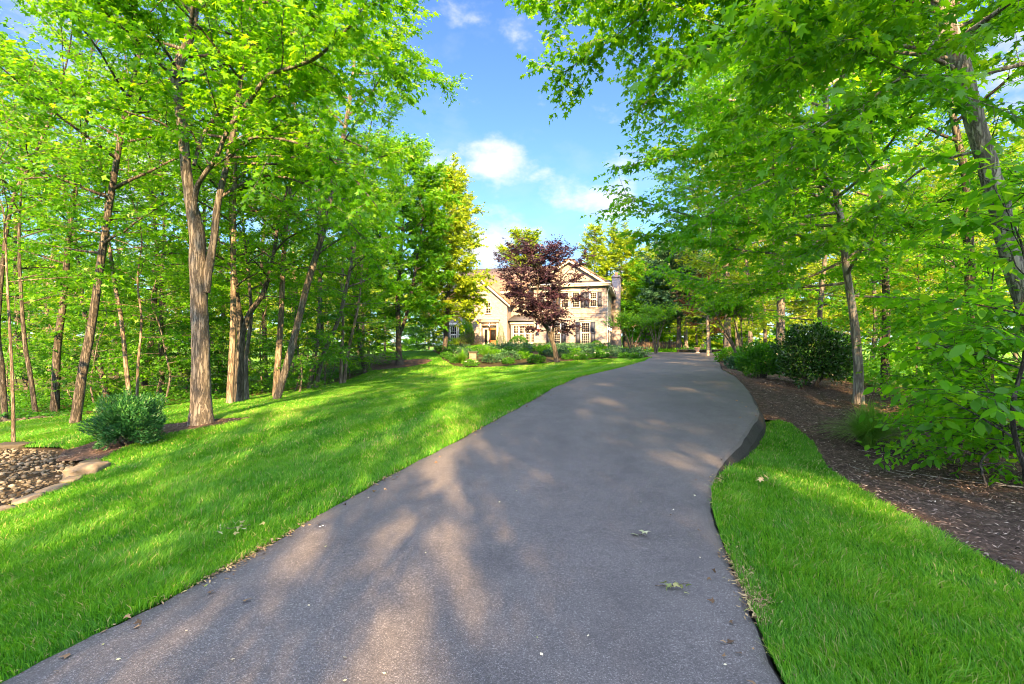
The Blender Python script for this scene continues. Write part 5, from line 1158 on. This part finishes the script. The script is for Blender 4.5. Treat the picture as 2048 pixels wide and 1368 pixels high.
shrub('weeping_maple', 'dark brown mounded shrub in front of the front door', 'shrub', near_house(-11.0, -5.2), 1.0, .9, .78, 6000, .08, M['leaf_brown'], T_NARROW, 115, up=-.6, lump=.1)
shrub('climbing_shrub', 'tall narrow leafy shrub against the left wing beside its windows', 'shrub', near_house(-12.9, -.6), .62, .5, 1.5, 5000, .10, M['leaf'], T_LEAF, 116, lump=.15)
shrub('laurel_shrub', 'low dark shrub along the foot of the left wing', 'shrub', near_house(-14.5, -.6), 1.3, .5, .42, 3500, .08, M['leaf_dark'], T_LEAF, 117)
shrub('golden_shrub', 'yellow tipped shrub in sun left of the front steps', 'shrub', near_house(-12.6, -3.6), .7, .7, .55, 3000, .09, M['leaf_sun_gold'], T_LEAF, 118)
def grass_clump(name, lab, loc, n, L_, seed, mat, spread=1.0, wd=.010):
    rng = np.random.default_rng(seed); a = rng.uniform(0, 6.283, n); out = []; s = np.linspace(0, 1, 6); le = L_ * rng.uniform(.6, 1.1, n); sp = spread * rng.uniform(.12, 1, n)
    r0 = .10 * L_ * np.sqrt(rng.random(n)); x0, y0 = r0 * np.cos(a * 3), r0 * np.sin(a * 3)
    V = np.empty((n, 12, 3))
    for i, t in enumerate(s):
        h = le * (t - .62 * t ** 2.2 * sp); r = le * sp * t ** 1.6 * .8; w_ = wd * (1 - t) ** .7 + .001
        px_, py_ = x0 + np.cos(a) * r, y0 + np.sin(a) * r
        V[:, 2 * i] = np.stack([px_ - np.sin(a) * w_ / 2, py_ + np.cos(a) * w_ / 2, h], 1); V[:, 2 * i + 1] = np.stack([px_ + np.sin(a) * w_ / 2, py_ - np.cos(a) * w_ / 2, h], 1)
    f = np.concatenate([[2 * i, 2 * i + 1, 2 * i + 3, 2 * i + 2] for i in range(5)]); Lp = (np.arange(n)[:, None] * 12 + f[None]).ravel()
    o = O(name, np_mesh(name, V.reshape(-1, 3), Lp, np.full(n * 5, 4), False, np.repeat(np.clip(rng.normal(.5, .18, n), 0, .95), 12)), mat, None, loc)
    return tag(o, lab, 'ornamental grass')
grass_clump('ornamental_grass', 'fountain of fine green grass blades in the mulch right of the driveway', gp(1735, 7.7), 2000, .85, 121, M['fountain'], 1.3, .008)
grass_clump('ornamental_grass', 'bright grassy clump left of the small stone pillar', gp(925, 30.2), 900, 1.0, 122, M['blade'], .9, .022)
grass_clump('ornamental_grass', 'wide grassy clump right of the small stone pillar', gp(974, 30.6), 1300, 1.15, 123, M['blade'], .9, .022)
grass_clump('ornamental_grass', 'strappy plant in the bed in front of the hedge', near_house(-5.3, -3.6), 260, .9, 124, M['needle'], .9, .04)
# low bedding plants, three kinds
M['petal'] = principled('white_petal', (.75, .75, .70), .6)
def bedding(name, lab, seed, rx, rz, mat, flowers):
    t = shrub(name, lab, 'plant', (0, 0, 0), rx, rx * .9, rz, 900, .10, mat, T_OVAL, seed, lump=.2, stems=4)
    if flowers:
        rng = np.random.default_rng(seed); n = 26; a = rng.uniform(0, 6.28, n); r = rx * np.sqrt(rng.random(n)); P = np.column_stack([r * np.cos(a), r * np.sin(a), rz * 2 * np.sqrt(np.clip(1 - (r / rx / 1.3) ** 2, 0, 1)) + .02])
        O('flower', leaf_mesh('flower', T_LOBE, P, np.column_stack([np.cos(a), np.sin(a), a * 0]), np.tile([0, -.4, 1.], (n, 1)), np.full(n, .075), np.zeros(n)), M['petal'], t)
    return t
kinds = [bedding('flowering_plant', 'low plant with small white flowers at the front of the bed before the house', 131, .42, .19, M['leaf_dark'], True),
         bedding('bedding_shrub', 'low rounded green shrub in the bed before the house', 132, .60, .27, M['needle'], False), bedding('bedding_shrub', 'low yellowish shrub in the bed before the house', 133, .55, .24, M['leaf'], False)]
spots = []; rg = np.random.default_rng(14)
BP = np.array(bed_front[::-1] + [(8.0, 29.5), (9.6, 37), (9.4, 40), (7.5, 40), (-3, 42.5), (-6.5, 41)])
while len(spots) < 96:
    q = rg.uniform(BP.min(0), BP.max(0))
    if inside(BP, q[:1], q[1:])[0] and all(np.hypot(*(q - s)) > .6 for s in spots) and np.hypot(q[0] - 2.7, q[1] - 29) > .9 and np.hypot(q[0] + 2.4, q[1] - 30) > 1.0: spots.append(q)
first = [True] * 3; cnt = [0] * 3
for q in sorted(spots, key=lambda s: s[1]):
    fr = min(np.hypot(q[0] - p[0], q[1] - p[1]) for p in dense(bed_front, .5)[:60])
    k = 0 if fr < 1.5 else (1 if rg.random() < .6 else 2); loc = (q[0], q[1], float(H(*q)) - .02); s_ = rg.uniform(.8, 1.2)
    if first[k]: kinds[k].location = loc; first[k] = False
    else: dup(kinds[k], loc, rg.uniform(0, 6), s_)
for t in list(C.objects):
    if t.name.startswith(('flowering_plant', 'bedding_shrub')) and t.parent is None: t['group'] = 'low plants in the bed before the house'

# woodland ground cover
def cover(name, poly, n, size, seed, mat, hmax=.35, ymax=99):
    rng = np.random.default_rng(seed); q = scatter(rng, poly, n); x, y = q.T
    cl = np.clip(.5 + .6 * np.sin(x * 1.3 + np.sin(y * .9) * 1.5) * np.sin(y * 1.1 + x * .4), .05, 1)
    P = np.column_stack([x, y, H(x, y) + hmax * cl * rng.random(n) + .02]); a = rng.uniform(0, 6.28, n)
    return tag(O(name, leaf_mesh(name, T_LEAF, P, np.column_stack([np.cos(a), np.sin(a), rng.normal(-.1, .3, n)]), np.array([0, 0, 1.]) + rng.normal(0, .45, (n, 3)), size * rng.uniform(.6, 1.3, n), np.clip(.3 + .3 * cl + rng.normal(0, .15, n), 0, 1)), mat), kind='stuff')
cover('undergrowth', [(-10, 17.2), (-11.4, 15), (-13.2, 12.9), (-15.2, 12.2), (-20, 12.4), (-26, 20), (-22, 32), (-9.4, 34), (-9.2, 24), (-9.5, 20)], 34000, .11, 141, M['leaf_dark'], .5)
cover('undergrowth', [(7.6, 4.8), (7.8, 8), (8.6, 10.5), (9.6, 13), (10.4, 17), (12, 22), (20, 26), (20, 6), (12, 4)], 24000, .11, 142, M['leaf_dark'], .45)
cover('undergrowth', [(9.8, 45.8), (11.5, 47.5), (20, 47), (20.5, 44), (24, 50), (8, 56)], 9000, .16, 143, M['leaf'], .5)

# ------------------------------------------------------------------ small things
def sprig(name, lab, loc, n, size, seed, mat, spread=.06, twig_len=.0, flat=.25, tm=T_MAPLE):
    rng = np.random.default_rng(seed); a = rng.uniform(0, 6.28, n); t = thing(name, lab, 'fallen leaves', loc, 0)
    P = np.column_stack([rng.normal(0, spread, n), rng.normal(0, spread * .6, n), .012 + .03 * rng.random(n)])
    O('leaf', leaf_mesh('leaf', tm, P, np.column_stack([np.cos(a), np.sin(a), rng.normal(.1, .25, n)]), np.array([0, 0, 1.]) + rng.normal(0, flat, (n, 3)), size * rng.uniform(.7, 1.1, n), rng.uniform(.3, .9, n)), mat, t)
    W = Wood(); l = max(twig_len, .06); W.tube(limb_dir(rng, (-l * .6, .02, .012), (1, -.25, .04), l, 0, 6, .15), np.linspace(.003, .002, 6), 5); O('twig', W.mesh('twig'), M['bark_tan'], t)
    return t
M['leaf_pale'] = leafmat('wilted_leaf', [(0, (.16, .20, .10)), (.5, (.30, .34, .20)), (1, (.45, .46, .32))], [(0, (.2, .3, .1)), (1, (.3, .4, .15))], .2)
M['leaf_wilt'] = leafmat('curled_leaf', [(0, (.08, .14, .03)), (.5, (.16, .21, .07)), (1, (.32, .30, .14))], [(0, (.1, .2, .03)), (1, (.25, .3, .08))], .2)
rz_ = lambda x, y: float(zr(y)) + .02 * math.sin(math.pi * (x - float(xl(y))) / (float(xr(y)) - float(xl(y)))) + .003
sprig('fallen_leaf', 'pale wilted maple leaf lying alone on the asphalt', (1.01, 3.72, rz_(1.01, 3.72)), 3, .085, 151, M['leaf_pale'], .025, .0, .6)
sprig('fallen_sprig', 'fallen leafy sprig with a bare twig on the asphalt nearest the viewer', (1.0, 2.95, rz_(1., 2.95)), 11, .055, 152, M['leaf_wilt'], .05, .20, 1.0, T_LOBE)
sprig('fallen_sprig', 'wilted leafy sprig lying in the grass left of the driveway', (-2.2, 3.9, float(H(-2.2, 3.9)) + .055), 14, .06, 153, M['leaf_pale'], .09, .2, .9, T_LOBE)
sprig('fallen_leaf', 'dry tan curled leaf on the tip of the right lawn', (2.68, 5.1, float(H(2.68, 5.1)) + .06), 4, .085, 154, principled('dry_tan', (.42, .32, .17), .8), .06, .12, .7)
def stick(lab, pts, r, seed, side=0):
    rng = np.random.default_rng(seed); P = [np.array([*q, float(H(*q))]) for q in pts]; P = np.array(P); P[:, 2] += r + .02 + rng.random(len(P)) * r * 2; W = Wood(); o0 = P[0].copy(); Q, rr = smooth_path(P - o0, 5 * len(P), np.linspace(r, r * .4, len(P))); W.tube(Q, rr, 6, rng, .08)
    for i in range(side):
        k = rng.integers(3, len(Q) - 3); W.tube(limb_dir(rng, Q[k], (rng.normal(), rng.normal(), .35), rng.uniform(.15, .4), -.3, 5), np.linspace(r * .5, .002, 5), 4)
    tag(O('fallen_branch', W.mesh('fallen_branch'), M['bark_smooth'], None, o0), lab, 'branch', 'fallen branches on the mulch')
stick('long thin grey branch fallen across the mulch in front of the saplings', [(6.6, 4.9), (6.1, 5.35), (5.5, 5.75), (5.0, 6.3)], .012, 161, 4)
stick('short curved twig on the mulch nearest the right lawn', [(4.55, 6.15), (4.5, 6.4), (4.6, 6.6)], .007, 162, 1)
stick('hooked twig on the mulch between the curved twig and the long branch', [(4.75, 5.9), (4.95, 6.0), (4.85, 6.25), (5.0, 6.4)], .006, 163, 2)
stick('straight bleached stick in the middle of the mulch', [(4.55, 5.35), (4.75, 5.55)], .008, 164)
stick('weathered twig lying below the ornamental grass', [(5.3, 7.4), (5.7, 7.3), (6.0, 7.5)], .006, 165, 1)
rg = np.random.default_rng(77)
for w_, (f_, y0, y1, n_) in enumerate([(lambda y: xl(y) + .12, 2.2, 12, 40), (lambda y: xr(y) - .10, 2, 9, 36)]):
    y = y0 + (y1 - y0) * rg.random(n_) ** 1.3; x = f_(y) + rg.normal(0, .10, n_); tt = np.clip((x - xl(y)) / (xr(y) - xl(y)), 0, 1); a = rg.uniform(0, 6.28, n_)
    tag(O('leaf_litter', leaf_mesh('leaf_litter', T_LOBE, np.column_stack([x, y, np.maximum(zr(y) + .02 * np.sin(math.pi * tt) + .012, np.where((tt > 0) & (tt < 1), -9, H(x, y) + .03))]), np.column_stack([np.cos(a), np.sin(a), rg.normal(.1, .2, n_)]), np.array([0, 0, 1.]) + rg.normal(0, .5, (n_, 3)), rg.uniform(.02, .055, n_), rg.random(n_)), M['litter']), kind='stuff')
# stone pillar, urn, low wall and fence round the drive
M['pier'] = brickmat('pier_stone', (.13, .11, .095), (.19, .165, .14), (.20, .18, .16))
q = gp(946, 30.4); t = thing('stone_pillar', 'small stone pillar with a flat cap at the front of the planting bed', 'pillar', q)
mb = MB(); mb.box(-.22, .22, -.22, .22, -.2, .62); mb.build('shaft', M['pier'], t, bevel=.015); mb = MB(); mb.box(-.29, .29, -.29, .29, .622, .71); mb.build('cap', M['stone'], t, bevel=.02)
q = gp(1395, 43.5); t = thing('garden_urn', 'pale garden urn with a plant at the end of the driveway', 'urn', q)
mb = MB(); mb.lathe([(.0, .0), (.20, .0), (.18, .06), (.10, .12), (.22, .3), (.30, .46), (.33, .5), (.27, .5), (.2, .42), (.0, .40)], 20); mb.build('urn_body', principled('pale_terracotta', (.55, .38, .30), .8, var=.1), t, True)
rng_ = np.random.default_rng(5); a = rng_.uniform(0, 6.28, 300); O('plant', leaf_mesh('plant', T_OVAL, np.column_stack([np.cos(a) * .1, np.sin(a) * .1, .45 + .1 * rng_.random(300)]), np.column_stack([np.cos(a), np.sin(a), rng_.uniform(.2, 2, 300)]), np.tile([0, 0, 1.], (300, 1)) + rng_.normal(0, .4, (300, 3)), rng_.uniform(.1, .25, 300), rng_.random(300)), M['leaf_sun_gold'], t)
q = gp(1410, 45.2); t = thing('garden_wall', 'low dry stone wall edging the end of the driveway', 'wall', q)
mb = MB(); rng_ = np.random.default_rng(6)
for row in range(2):
    x = -2.6
    while x < 2.6:
        l = rng_.uniform(.25, .55); mb.box(x + .004, x + l - .004, -.15 + rng_.uniform(0, .04), .15, -.08 + row * .16 + .003, .08 + row * .16 - .003); x += l
mb.build('stone_course', M['stone'], t); mb = MB(); mb.box(-2.65, 2.65, -.17, .17, .241, .29); mb.build('coping', M['slab'], t, bevel=.01)
M['fence_wood'] = principled('weathered_wood', (.07, .055, .045), .85, .2, var=.3, vscale=5)
q = gp(1306, 53); t = thing('picket_fence', 'dark wooden fence behind the crape myrtles', 'fence', q, -.1)
mb = MB()
for i in range(36): mb.box(-3 + i * .17, -3 + i * .17 + .14, -.01, .01, .0, 1.05 + .04 * (i % 2))
mb.build('pickets', M['fence_wood'], t); mb = MB(); mb.box(-3, 3.1, .011, .05, .2, .28); mb.box(-3, 3.1, .011, .05, .8, .88); mb.build('rail', M['fence_wood'], t)
for i in range(4): mb = MB(); mb.box(-3.05 + i * 2, -2.95 + i * 2, .051, .14, -.2, 1.15); mb.build('post', M['fence_wood'], t)
